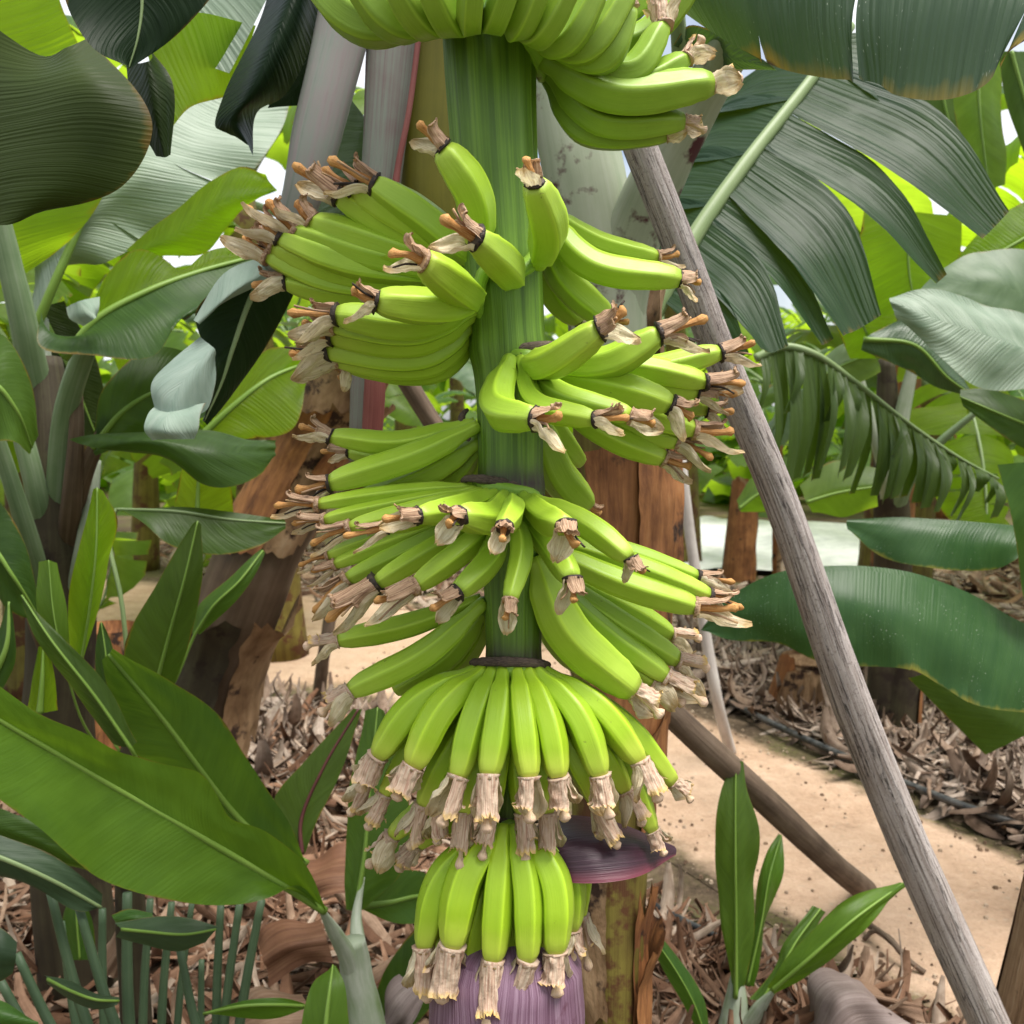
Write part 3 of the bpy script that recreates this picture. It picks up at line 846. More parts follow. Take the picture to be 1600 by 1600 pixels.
H3 = [
 (848, 592, 1000, 598, 1090, 612, 44, 1142, 622, -0.1, -0.01),
 (852, 606, 960, 660, 1060, 692, 44, 1112, 708, 0.05, 0.005),
 (820, 566, 862, 566, 938, 514, 62, 1000, 498, -0.75, -0.04),
 (835, 566, 950, 566, 1030, 522, 58, 1096, 490, -0.5, -0.035),
 (850, 570, 1000, 580, 1126, 551, 46, 1190, 545, 0.0, -0.01),
 (850, 576, 985, 574, 1102, 597, 46, 1172, 600, -0.2, -0.02),
 (796, 562, 780, 640, 838, 654, 62, 885, 668, -0.8, -0.045),
 (814, 560, 840, 632, 930, 655, 44, 1000, 655, -0.75, -0.045),
 (830, 580, 880, 620, 985, 650, 46, 1040, 660, -0.6, -0.04),
 (845, 586, 955, 604, 1048, 632, 56, 1090, 660, -0.3, -0.03),
 (850, 600, 980, 640, 1085, 672, 50, 1152, 682, -0.1, -0.005),
 (850, 612, 955, 682, 1038, 716, 46, 1092, 742, 0.0, 0.01),
 (844, 620, 990, 620, 1105, 640, 44, 1150, 650, 0.15, 0.02),
 (838, 640, 872, 740, 918, 790, 62, 940, 815, 0.5, 0.035),
 (842, 630, 880, 690, 905, 722, 44, None, None, 0.6, 0.05),
]
H4 = [
 (742, 660, 622, 692, 517, 682, 40, 475, 668, 0.1, 0.0),
 (742, 675, 610, 716, 545, 706, 32, 515, 712, 0.4, 0.03),
 (748, 665, 655, 712, 515, 756, 50, 462, 770, 0.0, -0.005),
 (750, 690, 670, 740, 560, 785, 48, None, None, 0.2, 0.01),
 (752, 700, 700, 752, 620, 800, 44, None, None, 0.35, 0.02),
 (754, 710, 722, 755, 672, 800, 40, None, None, 0.5, 0.025),
]
H5 = [
 (763, 798, 610, 836, 512, 868, 30, 468, 885, 0.1, 0.0),
 (738, 760, 612, 772, 496, 788, 30, 436, 790, -0.1, -0.01),
 (746, 763, 625, 788, 507, 812, 30, 445, 832, -0.3, -0.018),
 (754, 766, 645, 798, 546, 824, 33, 486, 850, -0.45, -0.025),
 (764, 768, 670, 802, 604, 824, 38, 555, 850, -0.65, -0.03),
 (776, 771, 708, 796, 652, 806, 46, 598, 820, -0.8, -0.035),
 (788, 774, 764, 812, 718, 806, 58, 672, 818, -0.85, -0.038),
 (800, 776, 802, 800, 788, 824, 42, 780, 860, -1.0, -0.04),
 (818, 776, 858, 812, 884, 822, 54, 884, 858, -0.9, -0.038),
 (832, 778, 925, 826, 984, 872, 46, 1000, 912, -0.55, -0.03),
 (765, 800, 630, 842, 524, 882, 32, 478, 905, 0.0, -0.005),
 (768, 802, 655, 852, 542, 905, 36, 482, 935, -0.2, -0.015),
 (772, 806, 690, 852, 588, 912, 40, 515, 965, -0.35, -0.022),
 (778, 808, 725, 858, 648, 916, 44, 588, 958, -0.55, -0.028),
 (784, 810, 765, 872, 714, 926, 48, 668, 955, -0.7, -0.032),
 (800, 800, 815, 868, 797, 938, 40, 785, 988, -0.75, -0.035),
 (818, 800, 866, 862, 894, 905, 48, 896, 962, -0.7, -0.03),
 (834, 820, 975, 860, 1090, 900, 32, 1138, 910, 0.0, 0.0),
 (834, 835, 995, 886, 1108, 930, 40, 1158, 945, -0.1, -0.01),
 (834, 850, 970, 912, 1088, 948, 50, 1165, 968, -0.25, -0.018),
]
H6 = [
 (842, 905, 945, 1012, 1020, 1068, 42, 1062, 1102, 0.15, 0.012),
 (752, 935, 640, 976, 527, 1000, 42, 480, 1020, 0.1, 0.01),
 (758, 940, 665, 1022, 547, 1080, 50, 506, 1115, 0.0, 0.0),
 (760, 950, 700, 1024, 618, 1078, 44, None, None, 0.25, 0.02),
 (764, 960, 728, 1020, 680, 1062, 42, None, None, 0.4, 0.025),
 (838, 870, 886, 985, 990, 1078, 76, 1028, 1128, -0.2, -0.02),
 (842, 895, 955, 996, 1042, 1058, 46, 1098, 1088, 0.1, 0.005),
 (844, 890, 970, 976, 1060, 1032, 46, 1110, 1050, 0.25, 0.02),
 (846, 885, 985, 955, 1050, 992, 40, 1095, 1000, 0.4, 0.035),
 (840, 950, 880, 1010, 920, 1050, 46, None, None, 0.6, 0.04),
]
H7 = [
 (748, 1046, 650, 1102, 590, 1182, 50, 568, 1240, -0.3, -0.012),
 (758, 1046, 692, 1108, 645, 1198, 53, 622, 1258, -0.4, -0.02),
 (770, 1046, 738, 1125, 715, 1215, 48, 706, 1290, -0.45, -0.025),
 (786, 1046, 776, 1128, 763, 1212, 48, 750, 1288, -0.5, -0.028),
 (808, 1046, 818, 1128, 827, 1215, 48, 820, 1292, -0.5, -0.028),
 (824, 1046, 856, 1128, 872, 1215, 48, 876, 1282, -0.45, -0.025),
 (836, 1046, 902, 1118, 938, 1212, 50, 950, 1278, -0.4, -0.02),
 (846, 1046, 935, 1106, 1000, 1190, 48, 1022, 1248, -0.3, -0.012),
 (850, 1050, 975, 1132, 1052, 1222, 42, 1076, 1252, -0.1, 0.0),
 (745, 1052, 628, 1118, 574, 1215, 36, 540, 1270, -0.1, 0.0),
 (756, 1075, 650, 1160, 600, 1242, 38, 575, 1305, -0.15, 0.0),
 (766, 1080, 705, 1170, 660, 1258, 40, 640, 1320, -0.2, -0.008),
 (772, 1085, 722, 1190, 688, 1268, 40, 672, 1330, -0.25, -0.012),
 (782, 1090, 750, 1195, 724, 1272, 40, 716, 1342, -0.3, -0.014),
 (794, 1090, 778, 1195, 766, 1276, 40, 757, 1350, -0.3, -0.014),
 (804, 1090, 812, 1195, 818, 1272, 40, 814, 1344, -0.3, -0.014),
 (814, 1090, 844, 1195, 856, 1270, 40, 860, 1345, -0.3, -0.012),
 (824, 1085, 895, 1180, 934, 1256, 40, 942, 1322, -0.2, -0.008),
 (832, 1080, 930, 1160, 978, 1236, 40, 1000, 1300, -0.1, 0.0),
 (838, 1080, 970, 1190, 1020, 1298, 38, 1042, 1332, 0.05, 0.01),
 (770, 1120, 690, 1240, 612, 1306, 40, 600, 1362, 0.1, 0.012),
 (776, 1130, 720, 1260, 650, 1320, 40, 622, 1364, 0.2, 0.018),
]
H8 = [
 (772, 1292, 692, 1372, 662, 1480, 50, 658, 1552, -0.3, -0.012),
 (780, 1290, 728, 1372, 706, 1478, 60, 702, 1572, -0.42, -0.02),
 (788, 1288, 778, 1385, 770, 1502, 50, 762, 1588, -0.45, -0.025),
 (804, 1288, 822, 1385, 824, 1500, 50, 815, 1580, -0.45, -0.025),
 (816, 1290, 864, 1375, 868, 1488, 56, 858, 1560, -0.4, -0.018),
 (822, 1292, 888, 1362, 894, 1452, 42, 890, 1500, -0.1, 0.0),
 (824, 1292, 905, 1350, 908, 1432, 30, 914, 1500, 0.2, 0.02),
 (786, 1330, 752, 1420, 734, 1520, 42, 732, 1594, -0.15, -0.008),
 (800, 1330, 800, 1430, 786, 1524, 40, 778, 1598, -0.15, -0.008),
 (776, 1330, 706, 1420, 696, 1512, 40, 690, 1560, -0.05, 0.0),
 (812, 1330, 846, 1430, 842, 1516, 36, 838, 1570, -0.1, -0.004),
]
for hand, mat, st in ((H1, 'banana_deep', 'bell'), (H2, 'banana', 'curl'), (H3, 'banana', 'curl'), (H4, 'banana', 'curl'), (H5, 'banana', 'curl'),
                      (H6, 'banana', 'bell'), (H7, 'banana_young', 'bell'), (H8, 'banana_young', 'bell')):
    for row in hand:
        banana(row, mat, st, up=(0, -1, 0.25) if mat == 'banana_young' else (0, 0, 1), flat=(mat == 'banana_young'))

# ---- cushions (where the fruit stalks join) and the bract scars above them
def ring(cx, cy, rx, ry, a0, a1, depthk, w, tilt, name, mat, n=40, up=0.0):
    """arc round the stalk; a = 0 is the right side, 90 the front"""
    pts = []
    for i in range(n + 1):
        a = R(a0 + (a1 - a0) * i / n)
        x = cx + rx * math.cos(a)
        y = cy + ry * math.sin(a) + tilt * math.cos(a) * rx
        pts.append(P(x, y, D0 - px(rx, D0) * math.sin(a) * depthk))
    mb = MB()
    mb.tube(pts, lambda t: px(w / 2, D0) * (0.45 + 0.55 * math.sin(math.pi * t) ** 0.5) * (1 + 0.25 * nz(t * 14, cx)), 10, lambda th, t: 1 + 0.18 * nz(math.cos(th) * 2, t * 40), flat=0.7)
    return mb.build(name, M[mat], BROOT)

ring(834, 558, 62, -16, 10, 175, 0.9, 16, -0.12, 'bract_scar', 'scar')
ring(738, 664, 18, 24, 100, 250, 0.8, 13, 0.2, 'bract_scar', 'scar')
ring(786, 766, 64, -12, 8, 175, 0.8, 15, 0.22, 'bract_scar', 'scar')
ring(860, 886, 26, -14, 10, 170, 0.7, 9, -0.35, 'bract_scar', 'scar')
ring(797, 1038, 62, -4, 5, 175, 0.8, 15, 0.03, 'bract_scar', 'scar')
ring(800, 1284, 40, -2, 5, 175, 0.8, 9, 0.0, 'bract_scar', 'scar')

def cushion(path, w, flat=0.6, d=0.0):
    pts = catmull([P(x, y, D0 + z) for x, y, z in path], 20)
    mb = MB()
    mb.tube(pts, lambda t: px(w / 2, D0) * (0.5 + 0.5 * math.sin(math.pi * t) ** 0.6), 14, lambda th, t: 1 + 0.12 * nz(math.cos(th) * 1.5, math.sin(th) * 1.5, t * 9), flat=flat)
    return mb.build('cushion', M['crown_green'], BROOT)
cushion([(700, 15, -0.03), (760, 5, -0.055), (820, 40, -0.04), (850, 95, 0.0), (850, 120, 0.03)], 52)
cushion([(752, 500, -0.02), (748, 460, -0.04), (760, 420, -0.05), (806, 425, -0.055), (845, 390, -0.035), (850, 340, 0.0)], 36)
cushion([(795, 556, -0.035), (822, 560, -0.045), (848, 575, -0.02), (850, 620, 0.01)], 30)
cushion([(740, 662, 0.01), (748, 690, 0.015), (752, 712, 0.02)], 26)
cushion([(735, 756, 0.0), (765, 763, -0.03), (800, 770, -0.037), (835, 778, -0.025), (838, 830, 0.0)], 26)
cushion([(752, 935, 0.01), (762, 960, 0.02)], 26)
cushion([(840, 880, -0.005), (845, 905, 0.01)], 28)
cushion([(745, 1046, -0.005), (770, 1047, -0.024), (800, 1048, -0.03), (830, 1047, -0.024), (850, 1048, -0.005)], 22)
cushion([(770, 1292, -0.01), (798, 1291, -0.024), (824, 1292, -0.008)], 20)

# ---- male bud: overlapping bracts, one lifted away to the side
def build_bud():
    prof = [(0.0, 0.40), (0.05, 0.80), (0.12, 0.96), (0.26, 1.0), (0.55, 0.93), (0.75, 0.66), (0.92, 0.26), (1.0, 0.04)]
    top, bot = P(792, 1446, D0 + 0.005), P(793, 1980, D0 + 0.005)
    Rm = px(119, D0)
    pts = [top.lerp(bot, i / 40) for i in range(41)]
    mb = MB()
    mb.tube(pts, lambda t: Rm * smooth(prof, t), 48, lambda th, t: 1 + 0.012 * nz(math.cos(th) * 5, math.sin(th) * 5, t * 2), up=(0, -1, 0))
    bud = mb.build('flower_bud', M['bract_purple'], BROOT)
    for k, (a0, half, t0, t1, off) in enumerate(((75, 62, 0.05, 0.98, 1.02), (-45, 70, 0.04, 0.95, 1.025), (190, 66, 0.06, 0.97, 1.03))):
        rows = []
        n, m = 26, 22
        ax = (bot - top).normalized()
        e1 = Vector((1, 0, 0)); e2 = ax.cross(e1).normalized()
        for i in range(n):
            t = t0 + (t1 - t0) * i / (n - 1)
            wd = math.sin(math.pi * min(1, 0.28 + 0.72 * i / (n - 1))) ** 0.55 if i < n - 1 else 0.03
            row = []
            for j in range(m):
                s = -1 + 2 * j / (m - 1)
                a = R(a0 + half * s * wd)
                rr = Rm * smooth(prof, t) * (off + 0.012 * abs(s) ** 3)
                row.append(top.lerp(bot, t) + (e1 * math.cos(a) - e2 * math.sin(a)) * rr)
            rows.append(row)
        b = MB()
        b.grid(rows)
        b.build('bract', M['bract_purple'], bud)
    # lifted bract: stiff purple boat standing out to the right
    top_r = catmull([P(815, 1310, D0 - 0.02), P(870, 1275, D0 + 0.05), P(960, 1284, D0 + 0.085), P(1054, 1322, D0 + 0.07)], 26)
    mid_r = catmull([P(815, 1330, D0 - 0.005), P(890, 1322, D0 - 0.02), P(970, 1322, D0 - 0.005), P(1057, 1328, D0 + 0.065)], 26)
    low_r = catmull([P(815, 1360, D0 + 0.0), P(900, 1380, D0 - 0.035), P(985, 1373, D0 - 0.025), P(1056, 1336, D0 + 0.06)], 26)
    mb = MB()
    rows = []
    for i in range(27):
        c = catmull([top_r[i], mid_r[i], low_r[i]], 12)
        rows.append(c)
    mb.grid(rows)
    o = mb.build('bract', M['bract_lifted'], bud)
    tag(o, 'lifted dark purple bract standing out to the side')
build_bud()

# ================================================================== leaves and plants
def ground_below(p):
    return Vector((p.x, p.y, 0.0))

def add_rib(parent, pts, r0, r1, mat, name='midrib', flat=0.8):
    mb = MB()
    mb.tube(pts, lambda t: r0 + (r1 - r0) * t ** 0.8, 10, flat=flat)
    return mb.build(name, M[mat], parent)

def blade(parent, rails, vs, mat, rib=None, rr=(0.008, 0.002), ribmat='rib_lime', nu=46, nv=7, wave=0.006, wf=26.0, name='leaf', label=None, seed=0, extend=None, ragged=0.0, sag=0.0, slits=()):
    """rails: curves (bearing, bearing, depth) running along the leaf; vs: -1 margin .. 0 midrib .. 1 margin for each"""
    R3 = [catmull([P(*q) for q in r], nu) for r in rails]
    nr = len(R3)
    L = [0.0]
    base = R3[min(range(nr), key=lambda k: abs(vs[k]))]
    for i in range(nu):
        L.append(L[-1] + (base[i + 1] - base[i]).length)
    m = nv * (nr - 1)
    rows, V = [], []
    for j in range(m + 1):
        k = min(nr - 2, j // nv)
        f = (j - k * nv) / nv
        V.append(vs[k] + (vs[k + 1] - vs[k]) * f)
    for i in range(nu + 1):
        rows.append(catmull([R3[k][i] for k in range(nr)], m) if nr > 2 and False else None)
    for i in range(nu + 1):
        cps = [R3[k][i] for k in range(nr)]
        row = []
        for j in range(m + 1):
            k = min(nr - 2, j // nv)
            f = (j - k * nv) / nv
            p1, p2 = cps[k], cps[k + 1]
            p0 = cps[k - 1] if k > 0 else p1 * 2 - p2
            p3 = cps[k + 2] if k + 2 < nr else p2 * 2 - p1
            if rib is not None and k == rib: p0 = p1 * 2 - p2      # keep the crease at the midrib
            if rib is not None and k + 1 == rib: p3 = p2 * 2 - p1
            q = 0.5 * ((2 * p1) + (p2 - p0) * f + (2 * p0 - 5 * p1 + 4 * p2 - p3) * f * f + (3 * p1 - p0 - 3 * p2 + p3) * f ** 3)
            row.append(q)
        rows[i] = row
    out = []
    for i in range(nu + 1):
        row = []
        for j in range(m + 1):
            a, b = rows[max(0, i - 1)][j], rows[min(nu, i + 1)][j]
            c, d = rows[i][max(0, j - 1)], rows[i][min(m, j + 1)]
            nrm = (b - a).cross(d - c)
            nrm = nrm.normalized() if nrm.length > 1e-12 else Vector((0, -1, 0))
            av = abs(V[j])
            h = wave * (av ** 1.5) * (math.sin(L[i] * wf + seed * 2.1 + (1.3 if V[j] > 0 else 0)) + 0.8 * nz(L[i] * wf * 0.5, seed + V[j] * 2))
            h += wave * 0.6 * nz(L[i] * 9 + seed, V[j] * 3, seed * 1.7)
            q = rows[i][j] + nrm * h
            q.z -= sag * math.sin(math.pi * av) if sag else 0
            if ragged and av > 0.97:
                inw = (rows[i][j] - rows[i][max(0, min(m, j - (1 if V[j] > 0 else -1)))])
                q -= inw * (ragged * abs(nz(L[i] * 60 + seed, 5.0)))
            row.append(q)
        out.append(row)
    mb = MB()
    cuts = [0] + sorted(int(u_ * nu) for u_, v_ in slits) + [nu]
    vat = {int(u_ * nu): v_ for u_, v_ in slits}
    for c0, c1 in zip(cuts, cuts[1:]):
        part = [list(r_) for r_ in out[c0:c1 + 1]]
        for idx, sg in ((0, 1), (len(part) - 1, -1)):
            key = c0 if idx == 0 else c1
            if key in vat:
                other = out[key + sg * 1]
                for j in range(m + 1):
                    k = max(0.0, abs(V[j]) - vat[key]) / (1 - vat[key] + 1e-6)
                    part[idx][j] = part[idx][j].lerp(other[j], 0.05 * k) + Vector((0, -0.008 * sg * k, 0))
        mb.grid(part, lambda i, j, c0=c0: (L[min(i + c0, nu)] + seed * 3.7, 0.5 + 0.5 * V[min(j, m)]))
    o = mb.build(name, M[mat], parent)
    if label: o['label'] = label
    if rib is not None:
        pts = [p.copy() for p in R3[rib]]
        if extend:
            pts = catmull([P(*q) for q in extend], 12)[:-1] + pts
        add_rib(o, pts, rr[0], rr[1], ribmat)
    return o

def torn(parent, ribpts, strips, mat, rr=(0.012, 0.004), ribmat='rib_pale', nu=5, nv=16, name='leaf', seed=0, camber=0.012, widen=0.22):
    """a wind-torn blade: every strip hangs from its own stretch of the midrib; strip = (t0, t1, tip0, tip1, bow)"""
    N = 80
    rb = catmull([P(*q) for q in ribpts], N)
    ln = sum((rb[i + 1] - rb[i]).length for i in range(N))
    at = lambda t: rb[min(N, max(0, int(round(t * N))))]
    mb = MB()
    for k, (t0, t1, p0, p1, bow) in enumerate(strips):
        a0, a1 = at(t0), at(t1)
        e0, e1 = P(*p0), P(*p1)
        bv = Vector(bow)
        m0, m1 = a0.lerp(e0, 0.55) + bv * 0.5, a1.lerp(e1, 0.55) + bv * 0.55
        wdn = (m0 - m1) * widen
        c0 = catmull([a0, m0 + wdn, e0], nv)
        c1 = catmull([a1, m1 - wdn, e1], nv)
        rows = []
        for j in range(nv + 1):
            row = []
            d = (c1[j] - c0[j])
            tg = (c0[min(nv, j + 1)] - c0[max(0, j - 1)])
            nm = d.cross(tg)
            nm = nm.normalized() if nm.length > 1e-12 else Vector((0, 0, 1))
            for i in range(nu + 1):
                s = i / nu
                row.append(c0[j].lerp(c1[j], s) + nm * (camber * math.sin(math.pi * s) * (0.4 + 0.6 * j / nv) + 0.003 * nz(i * 0.9, j * 0.4, k + seed)))
            rows.append(row)
        mb.grid(rows, lambda j, i, t0=t0, t1=t1: ((t0 + (t1 - t0) * i / nu) * ln, 0.5 + 0.49 * j / nv))
    o = mb.build(name, M[mat], parent)
    add_rib(o, rb, rr[0], rr[1], ribmat)
    return o

def limb(parent, name, pts, ws, mat, ns=22, flat=1.0, n=40, rough=0.03, up=None, label=None, cap=True):
    """tapering stem through bearings; ws in photograph pixels at each point's depth"""
    w3 = [P(*q) if not isinstance(q, Vector) else q for q in pts]
    ds = [(q[2] if not isinstance(q, Vector) else (q - CL).dot(FWD)) for q in pts]
    c = catmull(w3, n)
    rr = [px(wv / 2, d) for wv, d in zip(ws, ds)]
    def rad(t):
        k = t * (len(rr) - 1)
        i = min(len(rr) - 2, int(k))
        return rr[i] + (rr[i + 1] - rr[i]) * (k - i)
    sd_ = len(bpy.data.objects) * 0.37
    if flat < 1.0 and up is None: up = (1, 0.2, 0)
    mb = MB()
    mb.tube(c, rad, ns, lambda th, t: 1 + rough * nz(math.cos(th) * 2 + sd_, math.sin(th) * 2, t * 8) * 2, flat=flat, up=up, cap0=cap, cap1=cap)
    o = mb.build(name, M[mat], parent)
    if label: o['label'] = label
    return o

def sheath(parent, pts, ws, a0, a1, mat, flare=0.25, off=1.08, n=26, m=14, ragged=0.05, name='leaf_sheath', seed=0):
    """dry sheath plate wrapped round a stem between bearings a0..a1 (0 = right, 90 = towards the viewer); both ends ragged, upper end peels off"""
    w3 = catmull([P(*q) for q in pts], n)
    ds = [q[2] for q in pts]
    rr = [px(wv / 2, d) for wv, d in zip(ws, ds)]
    rows = []
    for i in range(n + 1):
        t = i / n
        k = t * (len(rr) - 1); q = min(len(rr) - 2, int(k))
        r = (rr[q] + (rr[q + 1] - rr[q]) * (k - q)) * (off + flare * max(0, 1 - t * 3.2) ** 1.6)
        row = []
        for j in range(m + 1):
            s = j / m
            sh = ragged * nz(s * 4 + seed, i * 0.35)
            a = R(a0 + (a1 - a0) * s) + (sh if j in (0, m) else 0)
            up = ragged * 1.3 * (nz(s * 2.2 + seed * 3, 2.0) + 0.35 * nz(s * 9 + seed, 4.0)) * (max(0, 1 - t * 4) + max(0, t * 4 - 3))
            rj = r * (1 + 0.05 * nz(s * 3 + seed, t * 5) + (0.10 * abs(2 * s - 1) ** 4))
            row.append(w3[i] + RGT * math.cos(a) * rj + Vector((0, -1, 0)) * math.sin(a) * rj + Vector((0, 0, up)))
        rows.append(row)
    mb = MB()
    mb.grid(rows, lambda i, j: (i / n, (a0 + (a1 - a0) * j / m) / 360.0))
    # a second skin behind gives the plate its thickness
    back = [[p + Vector((0, 0.004, 0)) * math.copysign(1, 1) for p in r_] for r_ in rows]
    mb.grid(back, lambda i, j: (i / n, (a0 + (a1 - a0) * j / m) / 360.0 + 0.3))
    return mb.build(name, M[mat], parent)

# ------------------------------------------------------------------ mother plant (behind and above the bunch)
tb = ground_below(P(950, 1600, 1.62))
A = thing('banana_plant', 'banana plant with brown peeling trunk right behind the big bunch', 'banana plant', tb)
limb(A, 'trunk', [(935, 380, 1.58), (955, 560, 1.6), (965, 760, 1.62), (962, 1000, 1.62), (955, 1300, 1.62), (950, 1600, 1.62), tb], [110, 128, 140, 132, 112, 110, 130], 'trunk_olive', 30, n=70)
sheath(A, [(968, 690, 1.62), (970, 900, 1.62), (968, 1190, 1.62)], [150, 146, 134], -60, 128, 'trunk_brown', 0.10, 1.10, seed=1)
sheath(A, [(968, 640, 1.62), (970, 780, 1.62), (970, 900, 1.62)], [150, 150, 150], 15, 80, 'trunk_brown', 0.12, 1.18, seed=2)
sheath(A, [(962, 1120, 1.62), (956, 1260, 1.62), (954, 1330, 1.62)], [130, 120, 116], -40, 60, 'trunk_brown', 0.15, 1.15, seed=7)
sheath(A, [(962, 1455, 1.62), (958, 1560, 1.62), (955, 1700, 1.62)], [112, 112, 114], -50, 62, 'trunk_brown', 0.35, 1.06, seed=3)
sheath(A, [(960, 430, 1.6), (962, 520, 1.6), (966, 720, 1.62)], [130, 140, 148], -70, 40, 'trunk_tan', 0.2, 1.06, seed=5)
sheath(A, [(948, 1330, 1.62), (946, 1420, 1.62), (948, 1560, 1.62)], [112, 110, 110], 95, 170, 'trunk_tan', 0.12, 1.05, seed=31)
sheath(A, [(952, 1380, 1.62), (950, 1500, 1.62), (950, 1720, 1.62)], [112, 110, 112], 10, 58, 'trunk_brown', 0.2, 1.04, seed=33)
# leaf bases round the crown
limb(A, 'leaf_base', [(835, -430, 1.50), (845, -150, 1.50), (870, 60, 1.50), (898, 200, 1.50), (925, 340, 1.52), (945, 470, 1.55), (955, 600, 1.58)], [70, 100, 120, 128, 132, 132, 118], 'sheath_pale', 26, 0.7)
limb(A, 'leaf_base', [(1150, 60, 1.36), (1085, 170, 1.42), (1018, 300, 1.48), (975, 420, 1.53), (960, 560, 1.57)], [72, 82, 94, 100, 90], 'sheath_pale', 26, 0.62)
limb(A, 'leaf_base', [(815, -430, 1.50), (730, -250, 1.50), (690, -60, 1.50), (682, 60, 1.50), (676, 200, 1.50), (676, 340, 1.51), (720, 480, 1.55), (860, 640, 1.6)], [60, 110, 120, 116, 112, 90, 60, 60], 'sheath_olive', 22, 0.55)
# mottled and rosy petioles left of the stalk
pet1 = [(790, -430, 1.48), (640, -250, 1.44), (560, -60, 1.42), (532, 60, 1.42), (500, 190, 1.42), (470, 310, 1.43), (440, 390, 1.46), (418, 420, 1.5)]
limb(A, 'petiole', pet1, [50, 80, 84, 84, 82, 76, 52, 26], 'petiole_grey', 24, 0.6)
limb(A, 'petiole', [(800, -430, 1.49), (690, -250, 1.46), (625, -60, 1.45), (614, 60, 1.45), (604, 180, 1.45), (592, 320, 1.46), (578, 500, 1.48), (572, 640, 1.5), (566, 720, 1.52)], [50, 84, 88, 84, 74, 62, 58, 52, 44], 'petiole_rose', 24, 0.6)
limb(A, 'petiole_edge', [(668, -60, 1.43), (654, 60, 1.43), (638, 180, 1.43), (622, 260, 1.435), (604, 420, 1.45), (588, 560, 1.46), (584, 640, 1.48), (578, 720, 1.5)], [9, 9, 9, 10, 20, 30, 34, 30], 'petiole_red', 14)
blade(A, [[(545, 150, 1.6), (528, 230, 1.6), (490, 330, 1.6)], [(575, 190, 1.58), (560, 260, 1.58), (540, 340, 1.58)], [(590, 210, 1.6), (595, 280, 1.6), (590, 350, 1.6)]], [-1, 0, 1], 'leaf_blue', nu=20, wave=0.004, seed=3)

limb(A, 'petiole', [(-45, 30, 1.38), (60, -160, 1.38), (400, -380, 1.44), (780, -430, 1.50)], [14, 20, 34, 50], 'petiole_green', 14)
limb(A, 'petiole', [(215, -70, 1.24), (330, -240, 1.30), (560, -380, 1.40), (785, -430, 1.50)], [12, 20, 34, 50], 'petiole_green', 14)
limb(A, 'petiole', [(490, -60, 1.42), (560, -230, 1.42), (680, -370, 1.45), (795, -430, 1.50)], [14, 24, 36, 50], 'petiole_green', 14)
limb(BROOT, 'stalk_neck', [(762, -50, D0), (768, -210, D0 + 0.03), (790, -330, D0 + 0.14), (818, -380, D0 + 0.28), (835, -330, D0 + 0.40), (850, -200, D0 + 0.44)], [150, 146, 136, 130, 124, 120], 'stalk', 30)
# high leaves of the mother plant, left
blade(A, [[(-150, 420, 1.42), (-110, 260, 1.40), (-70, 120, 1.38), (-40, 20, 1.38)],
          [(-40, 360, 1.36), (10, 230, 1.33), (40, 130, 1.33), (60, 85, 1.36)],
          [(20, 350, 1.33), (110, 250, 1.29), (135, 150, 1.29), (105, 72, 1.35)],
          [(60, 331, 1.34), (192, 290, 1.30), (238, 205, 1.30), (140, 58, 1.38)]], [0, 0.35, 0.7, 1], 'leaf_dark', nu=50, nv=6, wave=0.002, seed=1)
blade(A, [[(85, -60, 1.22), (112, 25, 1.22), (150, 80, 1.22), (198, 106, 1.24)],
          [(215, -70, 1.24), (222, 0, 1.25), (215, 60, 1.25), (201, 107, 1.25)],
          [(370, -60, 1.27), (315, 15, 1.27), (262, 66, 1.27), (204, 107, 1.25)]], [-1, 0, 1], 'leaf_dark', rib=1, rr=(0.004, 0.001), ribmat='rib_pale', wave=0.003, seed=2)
# folded, half lit leaf with an ochre margin
blade(A, [[(225, 60, 1.50), (290, 20, 1.52), (400, 40, 1.55)],
          [(240, 120, 1.50), (290, 110, 1.52), (380, 100, 1.55)],
          [(268, 200, 1.50), (298, 168, 1.52), (362, 148, 1.55)]], [0, 0.5, 1], 'leaf_lime', nu=26, wave=0.003, seed=4)
blade(A, [[(196, 100, 1.46), (205, 170, 1.45), (246, 244, 1.44)],
          [(232, 96, 1.42), (245, 170, 1.42), (258, 246, 1.43)],
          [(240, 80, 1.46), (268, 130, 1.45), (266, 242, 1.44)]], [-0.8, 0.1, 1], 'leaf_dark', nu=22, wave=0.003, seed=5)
# ribbed silvery blade and the dark blade folded over it
blade(A, [[(300, -60, 1.62), (262, 10, 1.6), (250, 80, 1.58)],
          [(370, -60, 1.58), (330, 20, 1.56), (300, 95, 1.55)],
          [(450, -60, 1.55), (400, 30, 1.54), (358, 114, 1.53)]], [0, 0.5, 0.95], 'leaf_pale', nu=30, wave=0.002, seed=6)
blade(A, [[(440, -60, 1.46), (395, 50, 1.45), (352, 150, 1.44), (337, 200, 1.44), (350, 206, 1.44)],
          [(480, -60, 1.40), (440, 50, 1.38), (392, 150, 1.38), (366, 190, 1.40), (385, 225, 1.42)],
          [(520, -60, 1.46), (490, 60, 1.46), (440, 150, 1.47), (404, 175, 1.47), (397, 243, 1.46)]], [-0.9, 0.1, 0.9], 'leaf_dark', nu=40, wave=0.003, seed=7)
blade(A, [[(475, -60, 1.52), (455, 40, 1.52), (420, 168, 1.5)], [(530, -60, 1.52), (500, 50, 1.53), (450, 166, 1.52)], [(580, -60, 1.53), (515, 60, 1.54), (482, 164, 1.54)]], [-0.9, 0, 0.9], 'leaf_dark', nu=24, wave=0.003, seed=8)
